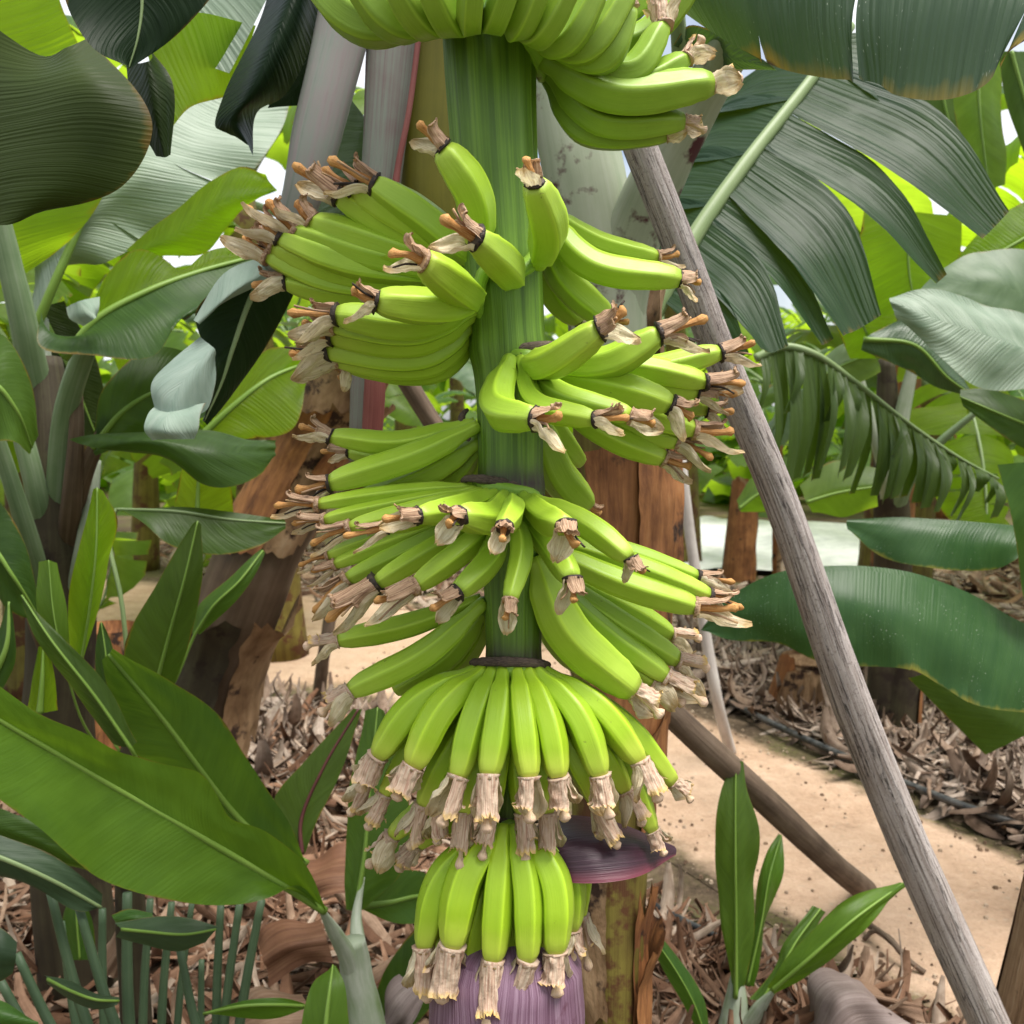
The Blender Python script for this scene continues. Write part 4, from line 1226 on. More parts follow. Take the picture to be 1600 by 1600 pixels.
# drooping leaf under the grey petiole: waxy white underside folded out
blade(A, [[(412, 408, 1.52), (350, 440, 1.48), (305, 490, 1.47), (322, 540, 1.47), (338, 562, 1.47), (330, 610, 1.47), (318, 655, 1.48)],
          [(418, 418, 1.5), (390, 470, 1.5), (365, 540, 1.5), (345, 600, 1.5), (318, 658, 1.49)],
          [(470, 430, 1.56), (448, 480, 1.56), (420, 540, 1.56), (370, 610, 1.54), (320, 662, 1.5)]], [-1, 0, 1], 'leaf_dark', rib=1, rr=(0.006, 0.002), ribmat='rib_pale', wave=0.004, seed=9)
blade(A, [[(412, 400, 1.50), (350, 428, 1.46), (302, 500, 1.44)], [(420, 420, 1.49), (365, 455, 1.44), (310, 505, 1.43)], [(418, 440, 1.49), (350, 475, 1.46), (304, 500, 1.45)]], [0, 0.5, 1], 'leaf_wax', nu=24, wave=0.004, seed=10)
blade(A, [[(312, 525, 1.45), (270, 560, 1.43), (238, 600, 1.42), (245, 640, 1.42)],
          [(335, 545, 1.44), (300, 590, 1.41), (275, 630, 1.40), (270, 645, 1.40)],
          [(340, 560, 1.46), (334, 600, 1.45), (322, 640, 1.44), (310, 648, 1.43)]], [-0.9, 0.2, 1], 'leaf_wax', nu=26, wave=0.004, seed=11)
blade(A, [[(246, 632, 1.43), (232, 650, 1.40), (228, 672, 1.39), (240, 686, 1.40)],
          [(275, 640, 1.41), (266, 655, 1.38), (262, 674, 1.37), (272, 686, 1.38)],
          [(322, 632, 1.43), (312, 650, 1.41), (310, 670, 1.40), (304, 686, 1.40)]], [-0.9, 0.2, 1], 'leaf_wax', nu=20, wave=0.003, seed=12)

# high leaf of the mother plant, right: broad glossy blade with a scorched margin
o = blade(A, [[(1010, -230, 1.22), (1200, -260, 1.16), (1420, -260, 1.10), (1640, -220, 1.06), (1760, -160, 1.05)],
          [(1020, -110, 1.24), (1200, -120, 1.16), (1420, -110, 1.08), (1640, -90, 1.03), (1740, -70, 1.02)],
          [(1040, -20, 1.26), (1200, 0, 1.16), (1400, 20, 1.07), (1600, 0, 1.02), (1700, -20, 1.0)],
          [(1068, 18, 1.28), (1150, 72, 1.22), (1215, 106, 1.17), (1290, 122, 1.13), (1372, 131, 1.09), (1396, 147, 1.08), (1480, 154, 1.05), (1540, 132, 1.03), (1580, 80, 1.02), (1640, 45, 1.01)]],
      [0, 0.4, 0.75, 1], 'leaf_blue', rib=0, rr=(0.014, 0.008), ribmat='rib_pale', nu=70, nv=7, wave=0.003, seed=13, slits=[(0.50, 0.35), (0.86, 0.8), (0.27, 0.92)], extend=[(1000, 330, 1.5), (1060, 120, 1.40), (1040, -120, 1.3)], label='broad grey green blade with a yellow and brown scorched margin')
blade(A, [[(1050, 70, 1.36), (1075, 40, 1.36), (1130, 55, 1.34), (1210, 108, 1.30)], [(1060, 75, 1.37), (1090, 70, 1.37), (1150, 90, 1.34), (1212, 108, 1.30)], [(1075, 85, 1.38), (1110, 110, 1.38), (1150, 110, 1.35), (1214, 109, 1.31)]], [-1, 0, 1], 'leaf_blue', nu=20, wave=0.003, seed=14)

# fan leaf: torn into wide pleated strips that hang to the lower right
rib2 = [(985, 560, 1.66), (1030, 470, 1.68), (1085, 370, 1.72), (1160, 262, 1.78), (1265, 128, 1.88), (1330, 40, 1.95)]
torn(A, rib2, [
    (0.86, 0.97, (1420, 190, 1.82), (1440, 110, 1.90), (0.02, 0, 0.03)),
    (0.70, 0.88, (1535, 373, 1.70), (1577, 330, 1.72), (0.03, -0.02, 0.05)),
    (0.60, 0.70, (1462, 442, 1.68), (1480, 428, 1.69), (0.03, -0.02, 0.05)),
    (0.46, 0.61, (1318, 524, 1.62), (1377, 492, 1.64), (0.03, -0.02, 0.05)),
    (0.39, 0.46, (1282, 535, 1.62), (1302, 530, 1.63), (0.02, -0.01, 0.035)),
    (0.26, 0.40, (1190, 545, 1.58), (1232, 540, 1.60), (0.02, -0.01, 0.03)),
    (0.16, 0.26, (1130, 560, 1.58), (1170, 550, 1.58), (0.01, -0.01, 0.02)),
    (0.93, 0.74, (1150, 130, 1.98), (1085, 185, 1.96), (0, 0.0, 0.03)),
    (0.74, 0.58, (1080, 195, 1.96), (1035, 260, 1.92), (0, 0.0, 0.03)),
    (0.58, 0.42, (1030, 270, 1.90), (985, 340, 1.86), (0, 0.0, 0.03)),
    (0.42, 0.28, (985, 350, 1.84), (960, 430, 1.80), (0, 0.0, 0.02)),
], 'leaf_fan', rr=(0.021, 0.010), seed=3, nu=8)

# ------------------------------------------------------------------ left neighbour plant
bb = ground_below(P(95, 900, 2.25))
B = thing('banana_plant', 'banana plant with pale waxy leaf stalks and backlit leaves left of the path', 'banana plant', bb)
limb(B, 'trunk', [(70, 560, 2.2), (82, 700, 2.2), (92, 850, 2.22), (96, 1000, 2.25), (90, 1150, 2.28), bb], [50, 84, 100, 104, 110, 130], 'trunk_dark', 26, n=50)
limb(B, 'petiole', [(-10, 300, 2.05), (12, 400, 2.08), (38, 510, 2.12), (62, 640, 2.2), (82, 820, 2.26)], [32, 38, 44, 50, 20], 'petiole_green', 18, 0.7)
limb(B, 'petiole', [(152, 500, 2.02), (128, 560, 2.05), (104, 640, 2.1), (94, 760, 2.16), (90, 900, 2.27)], [30, 34, 40, 44, 16], 'petiole_green', 18, 0.7)
limb(B, 'petiole', [(60, 500, 2.3), (62, 600, 2.24), (74, 700, 2.18), (88, 860, 2.27)], [30, 44, 60, 20], 'petiole_wax', 18, 0.7)
limb(B, 'petiole', [(10, 600, 2.1), (35, 680, 2.12), (60, 780, 2.15), (86, 930, 2.28)], [24, 32, 36, 14], 'petiole_green', 16, 0.7)
limb(B, 'petiole', [(175, 650, 2.1), (140, 720, 2.12), (116, 800, 2.16), (98, 940, 2.28)], [20, 26, 32, 14], 'petiole_brown', 16, 0.7)
for k_, (pp, ww, mm) in enumerate((([(-20, 640, 2.0), (20, 760, 2.05), (56, 880, 2.12), (88, 1020, 2.28)], [22, 28, 34, 14], 'petiole_green'),
        ([(-30, 760, 1.98), (10, 850, 2.02), (50, 950, 2.1), (90, 1080, 2.3)], [18, 24, 28, 12], 'petiole_brown'),
        ([(150, 720, 2.2), (140, 800, 2.16), (124, 900, 2.18), (100, 1040, 2.3)], [16, 26, 34, 14], 'petiole_wax'),
        ([(118, 560, 2.12), (120, 660, 2.1), (112, 780, 2.13), (98, 940, 2.28)], [14, 24, 34, 14], 'petiole_brown'))):
    limb(B, 'petiole', pp, ww, mm, 16, 0.7)
blade(B, [[(-60, 800, 1.96), (-10, 780, 1.95), (40, 850, 1.95), (62, 950, 1.97)], [(-60, 860, 1.94), (-20, 850, 1.93), (20, 900, 1.93), (58, 960, 1.97)], [(-60, 930, 1.96), (-25, 920, 1.95), (10, 950, 1.95), (54, 968, 1.97)]], [-1, 0, 1], 'leaf_shade', rib=1, nu=26, wave=0.006, seed=29)
blade(B, [[(100, 470, 2.4), (150, 560, 2.4), (170, 660, 2.4)], [(60, 480, 2.38), (110, 580, 2.38), (150, 680, 2.4)], [(40, 500, 2.4), (70, 600, 2.4), (120, 690, 2.4)]], [-1, 0, 1], 'leaf_dark', rib=1, nu=26, wave=0.006, seed=30)
blade(B, [[(-120, 480, 2.3), (-110, 200, 2.2), (-60, -80, 2.1)], [(-20, 460, 2.25), (20, 200, 2.15), (30, -80, 2.1)], [(80, 400, 2.2), (150, 330, 2.15), (170, 190, 2.1), (120, 60, 2.1), (60, -80, 2.1)]], [0, 0.55, 1], 'leaf_lime', rib=0, nu=50, wave=0.008, seed=21)
blade(B, [[(52, 440, 2.30), (110, 418, 2.30), (165, 408, 2.3), (235, 372, 2.32), (320, 310, 2.36), (400, 262, 2.4), (440, 200, 2.45), (460, 130, 2.5)],
          [(46, 480, 2.25), (100, 395, 2.25), (165, 340, 2.28), (250, 270, 2.3), (330, 200, 2.4), (400, 120, 2.5)],
          [(50, 525, 2.2), (95, 420, 2.2), (142, 318, 2.25), (205, 228, 2.3), (280, 140, 2.4), (350, 60, 2.5)],
          [(35, 500, 2.25), (60, 400, 2.25), (90, 320, 2.3), (150, 230, 2.35), (230, 120, 2.45), (300, 40, 2.55)]], [-1, -0.5, 0, 0.7], 'leaf_pale', rib=2, rr=(0.014, 0.006), nu=60, wave=0.010, seed=22, slits=[(0.35, 0.6), (0.6, 0.5)])
blade(B, [[(200, 394, 2.2), (250, 345, 2.2), (330, 284, 2.2), (388, 262, 2.22), (412, 275, 2.22)], [(215, 396, 2.18), (275, 372, 2.17), (345, 322, 2.18), (432, 296, 2.24)], [(225, 400, 2.2), (320, 396, 2.2), (360, 345, 2.22), (430, 298, 2.24)]], [-1, 0.1, 1], 'leaf_lime', nu=36, wave=0.006, seed=23)
blade(B, [[(140, 500, 2.0), (158, 462, 2.0), (178, 416, 2.02), (215, 391, 2.05), (255, 402, 2.08), (282, 417, 2.1), (322, 397, 2.15), (385, 384, 2.2)],
          [(100, 560, 2.0), (150, 500, 2.0), (230, 455, 2.04), (310, 425, 2.1), (400, 400, 2.2)]], [-1, 0], 'leaf_lime', rib=1, rr=(0.010, 0.004), nu=50, nv=8, wave=0.008, seed=24)
blade(B, [[(98, 562, 2.0), (148, 502, 2.0), (228, 457, 2.04), (308, 427, 2.1), (398, 402, 2.2)],
          [(70, 520, 1.96), (130, 530, 1.94), (230, 510, 1.97), (320, 470, 2.05), (410, 425, 2.17)],
          [(62, 485, 1.95), (64, 545, 1.92), (140, 553, 1.92), (240, 556, 1.94), (285, 500, 2.0), (330, 470, 2.06), (420, 440, 2.15)]], [0, 0.5, 1], 'leaf_shade', nu=50, wave=0.008, seed=25)
blade(B, [[(102, 480, 1.93), (108, 498, 1.92), (130, 510, 1.92)], [(125, 470, 1.91), (135, 488, 1.90), (148, 498, 1.90)], [(156, 463, 1.93), (155, 480, 1.92), (150, 495, 1.92)]], [-1, 0, 1], 'leaf_wax', nu=14, wave=0.002, seed=26)
blade(B, [[(-60, 560, 1.9), (0, 520, 1.9), (40, 580, 1.92), (60, 680, 1.95)], [(-60, 620, 1.9), (-10, 600, 1.88), (25, 640, 1.9), (50, 700, 1.95)], [(-60, 700, 1.9), (-10, 690, 1.9), (20, 690, 1.9), (50, 710, 1.95)]], [-1, 0, 1], 'leaf_mid', rib=1, nu=26, wave=0.006, seed=27)
blade(B, [[(140, 690, 2.1), (170, 600, 2.1), (240, 540, 2.15), (320, 560, 2.2)], [(145, 700, 2.1), (195, 640, 2.08), (250, 610, 2.12), (320, 610, 2.2)], [(150, 712, 2.1), (210, 690, 2.1), (270, 670, 2.12), (320, 650, 2.2)]], [-1, 0, 1], 'leaf_shade', rib=1, nu=30, wave=0.008, seed=28)

# ------------------------------------------------------------------ leaning shaggy trunk behind the bunch, left
cb = ground_below(P(315, 1100, 3.2))
Cc = thing('banana_plant', 'leaning banana plant with shaggy dry brown trunk beside the sandy path', 'banana plant', cb)
ctr = [(560, 520, 3.0), (520, 640, 3.05), (462, 745, 3.1), (412, 850, 3.12), (368, 960, 3.15), (330, 1080, 3.2), (315, 1180, 3.2)]
limb(Cc, 'trunk', ctr + [cb], [110, 120, 130, 128, 130, 130, 130, 150], 'petiole_brown', 30, n=60)
for k, (i0, i1, a0, a1, mt) in enumerate(((0, 3, 30, 170, 'trunk_tan'), (1, 4, -20, 80, 'trunk_tan'), (0, 2, -50, 60, 'trunk_brown'), (1, 3, 80, 190, 'trunk_brown'), (4, 6, 70, 160, 'trunk_dark'), (4, 7, -30, 60, 'trunk_tan'))):
    sheath(Cc, ctr[i0:i1] if i1 - i0 > 2 else ctr[i0:i1 + 1], [126] * len(ctr[i0:i1] if i1 - i0 > 2 else ctr[i0:i1 + 1]), a0, a1, mt, 0.35, 1.06 + 0.03 * k, ragged=0.09, seed=20 + k)
blade(Cc, [[(395, 565, 2.6), (430, 545, 2.6), (468, 540, 2.62), (490, 560, 2.65)], [(318, 678, 2.5), (370, 630, 2.52), (420, 592, 2.56), (482, 565, 2.65)], [(330, 690, 2.5), (400, 684, 2.52), (455, 672, 2.55), (478, 600, 2.62)]], [-1, 0, 1], 'leaf_lime', rib=1, rr=(0.010, 0.004), nu=36, wave=0.008, seed=31)
blade(Cc, [[(110, 690, 2.0), (200, 672, 2.0), (310, 676, 2.05), (432, 688, 2.15)], [(150, 700, 1.98), (230, 690, 1.97), (330, 706, 2.0), (430, 705, 2.15)], [(190, 700, 2.0), (255, 722, 2.0), (338, 762, 2.0), (408, 742, 2.08), (428, 712, 2.15)]], [-0.9, 0, 1], 'leaf_shade', nu=36, wave=0.008, seed=32)
blade(Cc, [[(270, 800, 2.6), (280, 745, 2.6), (300, 700, 2.6)], [(308, 806, 2.58), (310, 750, 2.58), (312, 695, 2.58)], [(365, 805, 2.6), (360, 760, 2.6), (330, 700, 2.6)]], [-1, 0, 1], 'leaf_lime', rib=1, nu=20, wave=0.006, seed=33)
blade(Cc, [[(180, 560, 2.5), (200, 620, 2.5), (215, 690, 2.5)], [(205, 545, 2.48), (230, 620, 2.48), (240, 690, 2.48)], [(240, 540, 2.5), (255, 620, 2.5), (262, 690, 2.5)]], [-1, 0, 1], 'leaf_lime', rib=1, nu=20, wave=0.006, seed=34)

# ------------------------------------------------------------------ suckers
def sucker(label, base, group=None):
    return thing('banana_sucker', label, 'young plant', ground_below(base))
S = sucker('young banana sucker with a long bright green leaf and waxy white stem', P(575, 1720, 1.85))
limb(S, 'stem', [(548, 1470, 1.82), (556, 1520, 1.83), (572, 1600, 1.84), (578, 1700, 1.85), ground_below(P(578, 1720, 1.85))], [44, 52, 66, 76, 80], 'petiole_wax', 20, 0.8)
limb(S, 'petiole', [(498, 1415, 1.725), (520, 1452, 1.77), (545, 1500, 1.81), (562, 1590, 1.85)], [6, 24, 32, 30], 'petiole_wax', 16, 0.7)
limb(S, 'petiole', [(568, 1370, 1.93), (557, 1430, 1.90), (562, 1500, 1.85), (570, 1600, 1.86)], [5, 18, 36, 40], 'petiole_wax', 16, 0.7)
blade(S, [[(505, 1422, 1.72), (492, 1378, 1.69), (470, 1340, 1.66), (420, 1302, 1.62), (362, 1282, 1.58), (338, 1240, 1.56), (312, 1206, 1.54), (250, 1196, 1.50), (200, 1182, 1.47), (140, 1146, 1.43), (60, 1115, 1.38), (-30, 1055, 1.32)],
          [(508, 1424, 1.73), (430, 1376, 1.66), (300, 1300, 1.56), (150, 1214, 1.46), (0, 1126, 1.36), (-60, 1090, 1.32)],
          [(502, 1420, 1.72), (462, 1388, 1.66), (425, 1402, 1.62), (345, 1414, 1.56), (250, 1404, 1.49), (170, 1378, 1.43), (110, 1340, 1.39), (55, 1290, 1.36), (-10, 1232, 1.32), (-60, 1150, 1.3)]],
      [-1, 0, 1], 'leaf_fresh', rib=1, rr=(0.0075, 0.003), nu=70, nv=9, wave=0.006, seed=41, label='long bright green blade with a lime midrib')
blade(S, [[(478, 1345, 1.86), (456, 1292, 1.84), (420, 1240, 1.82), (385, 1182, 1.79), (345, 1122, 1.76), (262, 1062, 1.72), (178, 1010, 1.68)],
          [(480, 1350, 1.87), (385, 1290, 1.83), (312, 1200, 1.78), (250, 1118, 1.74), (170, 1022, 1.69)],
          [(470, 1345, 1.87), (380, 1310, 1.82), (325, 1262, 1.80), (260, 1200, 1.78), (215, 1185, 1.76), (185, 1120, 1.74), (158, 1032, 1.7)]],
      [-1, 0, 1], 'leaf_mid', rib=1, rr=(0.0075, 0.003), nu=60, nv=8, wave=0.006, seed=42)
blade(S, [[(470, 1335, 1.98), (428, 1255, 2.0), (480, 1185, 2.02), (552, 1108, 2.06)], [(472, 1335, 1.97), (470, 1285, 1.99), (505, 1200, 2.02), (560, 1108, 2.06)], [(474, 1335, 1.98), (495, 1285, 1.99), (535, 1200, 2.02), (566, 1108, 2.06)]], [-1, 0, 1], 'leaf_shade', rib=1, rr=(0.006, 0.003), ribmat='rib_red', nu=40, wave=0.004, seed=43, label='dark blade with a red midrib')
blade(S, [[(545, 1420, 1.94), (538, 1330, 1.95), (548, 1230, 1.97), (570, 1110, 2.0)], [(556, 1425, 1.92), (570, 1330, 1.93), (578, 1230, 1.95), (590, 1105, 2.0)], [(566, 1420, 1.94), (625, 1370, 1.95), (640, 1270, 1.97), (600, 1110, 2.0)]], [-1, 0, 1], 'leaf_mid', rib=1, nu=36, wave=0.006, seed=44)
blade(S, [[(560, 1410, 1.98), (600, 1370, 2.0), (650, 1360, 2.04), (700, 1400, 2.1)], [(560, 1416, 1.98), (610, 1410, 2.0), (660, 1400, 2.04), (705, 1420, 2.1)], [(560, 1420, 1.98), (610, 1440, 2.0), (660, 1440, 2.04), (705, 1440, 2.1)]], [-1, 0, 1], 'leaf_mid', rib=1, nu=24, wave=0.006, seed=45)
blade(S, [[(580, 1600, 2.1), (600, 1520, 2.1), (660, 1440, 2.12), (720, 1400, 2.15)], [(590, 1620, 2.08), (640, 1540, 2.09), (690, 1480, 2.11), (740, 1420, 2.15)], [(600, 1640, 2.1), (670, 1580, 2.1), (720, 1530, 2.12), (760, 1450, 2.15)]], [-1, 0, 1], 'leaf_shade', rib=1, ribmat='rib_pale', nu=30, wave=0.006, seed=46)
blade(S, [[(470, 1660, 1.55), (476, 1570, 1.56), (490, 1530, 1.58), (516, 1510, 1.6)], [(505, 1680, 1.54), (510, 1590, 1.55), (516, 1540, 1.57), (520, 1508, 1.6)], [(552, 1680, 1.55), (545, 1590, 1.56), (538, 1535, 1.58), (524, 1510, 1.6)]], [-1, 0, 1], 'leaf_fresh', rib=1, nu=26, wave=0.004, seed=47)
blade(S, [[(318, 1582, 1.7), (380, 1562, 1.7), (430, 1560, 1.72), (474, 1568, 1.75)], [(318, 1584, 1.7), (380, 1572, 1.69), (430, 1570, 1.71), (476, 1572, 1.75)], [(318, 1586, 1.7), (380, 1590, 1.7), (430, 1590, 1.72), (476, 1576, 1.75)]], [-1, 0, 1], 'leaf_fresh', rib=1, rr=(0.003, 0.003), nu=24, wave=0.003, seed=48)

T = sucker('young banana sucker with four narrow upright leaves on the edge of the sandy path', P(1150, 1640, 2.15))
limb(T, 'stem', [(1152, 1500, 2.15), (1150, 1560, 2.15), (1146, 1620, 2.15), ground_below(P(1146, 1640, 2.15))], [10, 34, 54, 66], 'petiole_wax', 18, 0.8)
limb(T, 'petiole', [(1212, 1545, 2.1), (1190, 1570, 2.12), (1165, 1610, 2.14)], [6, 24, 32], 'petiole_wax', 14, 0.7)
blade(T, [[(1140, 1560, 2.14), (1132, 1460, 2.13), (1116, 1340, 2.12), (1126, 1240, 2.13), (1144, 1190, 2.15)], [(1150, 1560, 2.12), (1150, 1460, 2.11), (1149, 1340, 2.10), (1149, 1240, 2.12), (1150, 1188, 2.15)], [(1162, 1560, 2.14), (1176, 1460, 2.13), (1182, 1380, 2.12), (1184, 1302, 2.12), (1170, 1240, 2.13), (1162, 1190, 2.15)]], [-1, 0, 1], 'leaf_mid', rib=1, rr=(0.0055, 0.002), nu=40, wave=0.008, seed=51)
blade(T, [[(1160, 1540, 2.2), (1176, 1440, 2.22), (1182, 1370, 2.24), (1220, 1306, 2.28)], [(1168, 1540, 2.18), (1190, 1440, 2.19), (1202, 1370, 2.21), (1221, 1305, 2.28)], [(1176, 1540, 2.2), (1200, 1440, 2.22), (1218, 1370, 2.24), (1222, 1306, 2.28)]], [-1, 0, 1], 'leaf_fresh', rib=1, rr=(0.004, 0.001), nu=30, wave=0.008, seed=52)
blade(T, [[(1205, 1545, 2.08), (1225, 1500, 2.06), (1262, 1460, 2.05), (1330, 1402, 2.06), (1408, 1378, 2.1)], [(1206, 1548, 2.07), (1262, 1500, 2.03), (1330, 1440, 2.03), (1412, 1380, 2.1)], [(1208, 1550, 2.08), (1275, 1522, 2.05), (1335, 1462, 2.05), (1390, 1412, 2.07), (1414, 1386, 2.1)]], [-1, 0, 1], 'leaf_fresh', rib=1, rr=(0.005, 0.002), nu=40, wave=0.008, seed=53)
blade(T, [[(1170, 1560, 2.14), (1215, 1500, 2.16), (1222, 1478, 2.16), (1270, 1415, 2.2)], [(1190, 1565, 2.12), (1225, 1505, 2.14), (1245, 1470, 2.16), (1282, 1420, 2.2)], [(1205, 1560, 2.14), (1240, 1500, 2.16), (1262, 1470, 2.18), (1292, 1426, 2.2)]], [-1, 0, 1], 'leaf_mid', rib=1, rr=(0.004, 0.002), nu=30, wave=0.006, seed=54)
T2 = sucker('thin grassy sucker leaning over the litter between the trunk and the young sucker', P(1100, 1640, 2.0))
blade(T2, [[(1098, 1620, 2.0), (1070, 1570, 2.0), (1038, 1520, 2.0), (985, 1420, 2.0)], [(1102, 1620, 1.99), (1085, 1570, 1.98), (1052, 1510, 1.98), (985, 1418, 2.0)], [(1106, 1620, 2.0), (1098, 1560, 2.0), (1065, 1500, 2.0), (986, 1418, 2.0)]], [-1, 0, 1], 'leaf_mid', rib=1, rr=(0.004, 0.001), nu=30, wave=0.003, seed=55, extend=[(1106, 1700, 2.0), (1104, 1660, 2.0), (1102, 1625, 2.0)])

U = sucker('clump of upright green sucker leaves below the leaning trunk', P(200, 1200, 2.0))
limb(U, 'stem', [(215, 1060, 1.95), (205, 1160, 1.97), (200, 1300, 2.0), ground_below(P(200, 1300, 2.0))], [16, 36, 46, 50], 'trunk_dark', 18)
blade(U, [[(205, 1080, 1.9), (196, 1010, 1.88), (248, 905, 1.85), (304, 816, 1.85)], [(240, 1085, 1.88), (262, 1000, 1.86), (288, 905, 1.84), (309, 814, 1.85)], [(268, 1080, 1.9), (300, 990, 1.88), (316, 900, 1.86), (314, 820, 1.85)]], [-1, 0, 1], 'leaf_shade', rib=1, rr=(0.005, 0.002), nu=36, wave=0.003, seed=61)
blade(U, [[(298, 990, 2.0), (312, 945, 2.0), (365, 895, 2.02), (408, 858, 2.05)], [(305, 990, 1.98), (335, 945, 1.98), (372, 910, 2.0), (411, 860, 2.05)], [(312, 990, 2.0), (360, 950, 2.0), (385, 920, 2.02), (414, 864, 2.05)]], [-1, 0, 1], 'leaf_mid', rib=1, rr=(0.004, 0.002), nu=26, wave=0.003, seed=62, extend=[(215, 1150, 1.97), (270, 1070, 1.97), (300, 1000, 1.98)])
blade(U, [[(108, 1040, 1.9), (106, 955, 1.88), (122, 860, 1.86), (146, 764, 1.86)], [(125, 1045, 1.88), (140, 950, 1.86), (150, 860, 1.85), (152, 762, 1.86)], [(128, 1045, 1.9), (150, 960, 1.9), (170, 880, 1.9), (184, 812, 1.88), (160, 768, 1.87)]], [-1, 0.3, 1], 'leaf_lime', rib=1, rr=(0.004, 0.002), nu=36, wave=0.003, seed=63, extend=[(190, 1180, 1.97), (150, 1110, 1.95), (126, 1050, 1.9)])
blade(U, [[(90, 1030, 1.8), (62, 960, 1.79), (58, 878, 1.79)], [(98, 1030, 1.78), (84, 960, 1.77), (76, 875, 1.78)], [(106, 1030, 1.8), (104, 950, 1.79), (90, 880, 1.79)]], [-1, 0, 1], 'leaf_fresh', rib=1, rr=(0.003, 0.001), nu=24, wave=0.003, seed=64, extend=[(180, 1200, 1.95), (130, 1130, 1.85), (100, 1036, 1.78)])
blade(U, [[(178, 1160, 1.7), (120, 1090, 1.68), (60, 1000, 1.66), (30, 930, 1.66)], [(205, 1170, 1.68), (150, 1090, 1.66), (80, 1000, 1.65), (34, 930, 1.66)], [(212, 1160, 1.7), (175, 1080, 1.68), (100, 1000, 1.66), (40, 936, 1.66)]], [-1, 0, 1], 'leaf_shade', rib=1, rr=(0.005, 0.002), nu=36, wave=0.004, seed=65, extend=[(230, 1260, 1.85), (225, 1210, 1.75), (206, 1172, 1.68)])
blade(U, [[(150, 1080, 1.86), (148, 1020, 1.86), (156, 974, 1.86)], [(170, 1080, 1.85), (165, 1020, 1.85), (158, 972, 1.86)], [(185, 1080, 1.86), (178, 1020, 1.86), (162, 974, 1.86)]], [-1, 0, 1], 'leaf_shade', rib=1, rr=(0.003, 0.001), nu=20, wave=0.002, seed=66)
blade(U, [[(190, 800, 2.0), (280, 792, 2.02), (360, 800, 2.05), (445, 812, 2.1)], [(182, 796, 2.0), (280, 800, 2.01), (360, 812, 2.04), (446, 818, 2.1)], [(190, 800, 1.98), (228, 824, 1.97), (270, 852, 1.97), (340, 866, 2.0), (400, 856, 2.05), (446, 826, 2.1)]], [-0.2, 0.0, 1], 'leaf_shade', rib=1, rr=(0.006, 0.003), ribmat='rib_pale', nu=36, wave=0.005, seed=67, extend=[(205, 1100, 1.97), (190, 940, 1.96), (170, 830, 1.98), (182, 797, 2.0)])
blade(U, [[(-40, 1060, 1.7), (-5, 990, 1.7), (10, 940, 1.7)], [(-20, 1075, 1.7), (10, 1010, 1.69), (14, 940, 1.7)], [(0, 1085, 1.7), (25, 1030, 1.7), (18, 945, 1.7)]], [-1, 0, 1], 'leaf_shade', rib=1, nu=20, wave=0.003, seed=68)
blade(U, [[(40, 1110, 1.78), (48, 1060, 1.78), (60, 1010, 1.78)], [(62, 1115, 1.77), (66, 1060, 1.77), (68, 1010, 1.78)], [(90, 1110, 1.78), (86, 1060, 1.78), (76, 1012, 1.78)]], [-1, 0, 1], 'leaf_lime', rib=1, nu=20, wave=0.004, seed=69)

# ------------------------------------------------------------------ paddle-leaved clump, lower left
K = thing('paddle_leaf_plant', 'clump of thin grey green stalks with small paddle leaves over the dry litter', 'plant', ground_below(P(190, 1780, 1.75)))
for k, (xa, ya, xb, d, wd) in enumerate(((79, 1395, 190, 1.72, 17), (124, 1420, 240, 1.70, 17), (199, 1395, 207, 1.78, 18), (235, 1405, 215, 1.86, 13), (268, 1410, 240, 1.9, 13), (280, 1478, 352, 1.66, 15),
        (345, 1414, 336, 1.84, 14), (375, 1410, 330, 1.82, 14), (409, 1406, 345, 1.80, 15), (315, 1500, 322, 1.9, 11), (26, 1490, 175, 1.62, 17), (0, 1532, 150, 1.58, 17), (300, 1410, 258, 1.93, 11), (160, 1420, 170, 1.92, 14), (96, 1440, 150, 1.9, 13))):
    limb(K, 'stalk', [(xa, ya, d), ((xa * 2 + xb) / 3 - 3, ya + (1790 - ya) / 3, d), ((xa + xb * 2) / 3, ya + (1790 - ya) * 2 / 3, d), ground_below(P(xb, 1790, d))], [wd * 0.8, wd, wd * 1.1, wd * 1.2], 'stalk_green', 10, 0.85, n=16)
blade(K, [[(-60, 1285, 1.66), (0, 1305, 1.66), (80, 1335, 1.67), (160, 1395, 1.7)], [(-60, 1320, 1.64), (0, 1340, 1.64), (80, 1375, 1.66), (158, 1418, 1.7)], [(-60, 1370, 1.66), (0, 1372, 1.66), (70, 1395, 1.67), (130, 1422, 1.69), (156, 1420, 1.7)]], [-1, 0, 1], 'leaf_sterile', rib=1, rr=(0.005, 0.003), ribmat='rib_pale', nu=30, wave=0.004, seed=71)
blade(K, [[(-60, 1245, 1.72), (20, 1270, 1.72), (100, 1310, 1.73), (150, 1360, 1.75)], [(-60, 1280, 1.71), (20, 1300, 1.71), (90, 1330, 1.72), (148, 1362, 1.75)], [(-60, 1320, 1.72), (20, 1330, 1.72), (80, 1350, 1.73), (146, 1366, 1.75)]], [-1, 0, 1], 'leaf_shade', nu=26, wave=0.005, seed=72, ragged=0.5)
blade(K, [[(178, 1440, 1.66), (220, 1436, 1.65), (280, 1434, 1.64), (342, 1446, 1.64)], [(190, 1452, 1.64), (230, 1456, 1.62), (290, 1460, 1.62), (338, 1452, 1.63)], [(182, 1462, 1.66), (225, 1474, 1.64), (280, 1488, 1.63), (320, 1474, 1.63)]], [-1, 0, 1], 'leaf_sterile', rib=1, rr=(0.003, 0.002), nu=24, wave=0.004, seed=73)
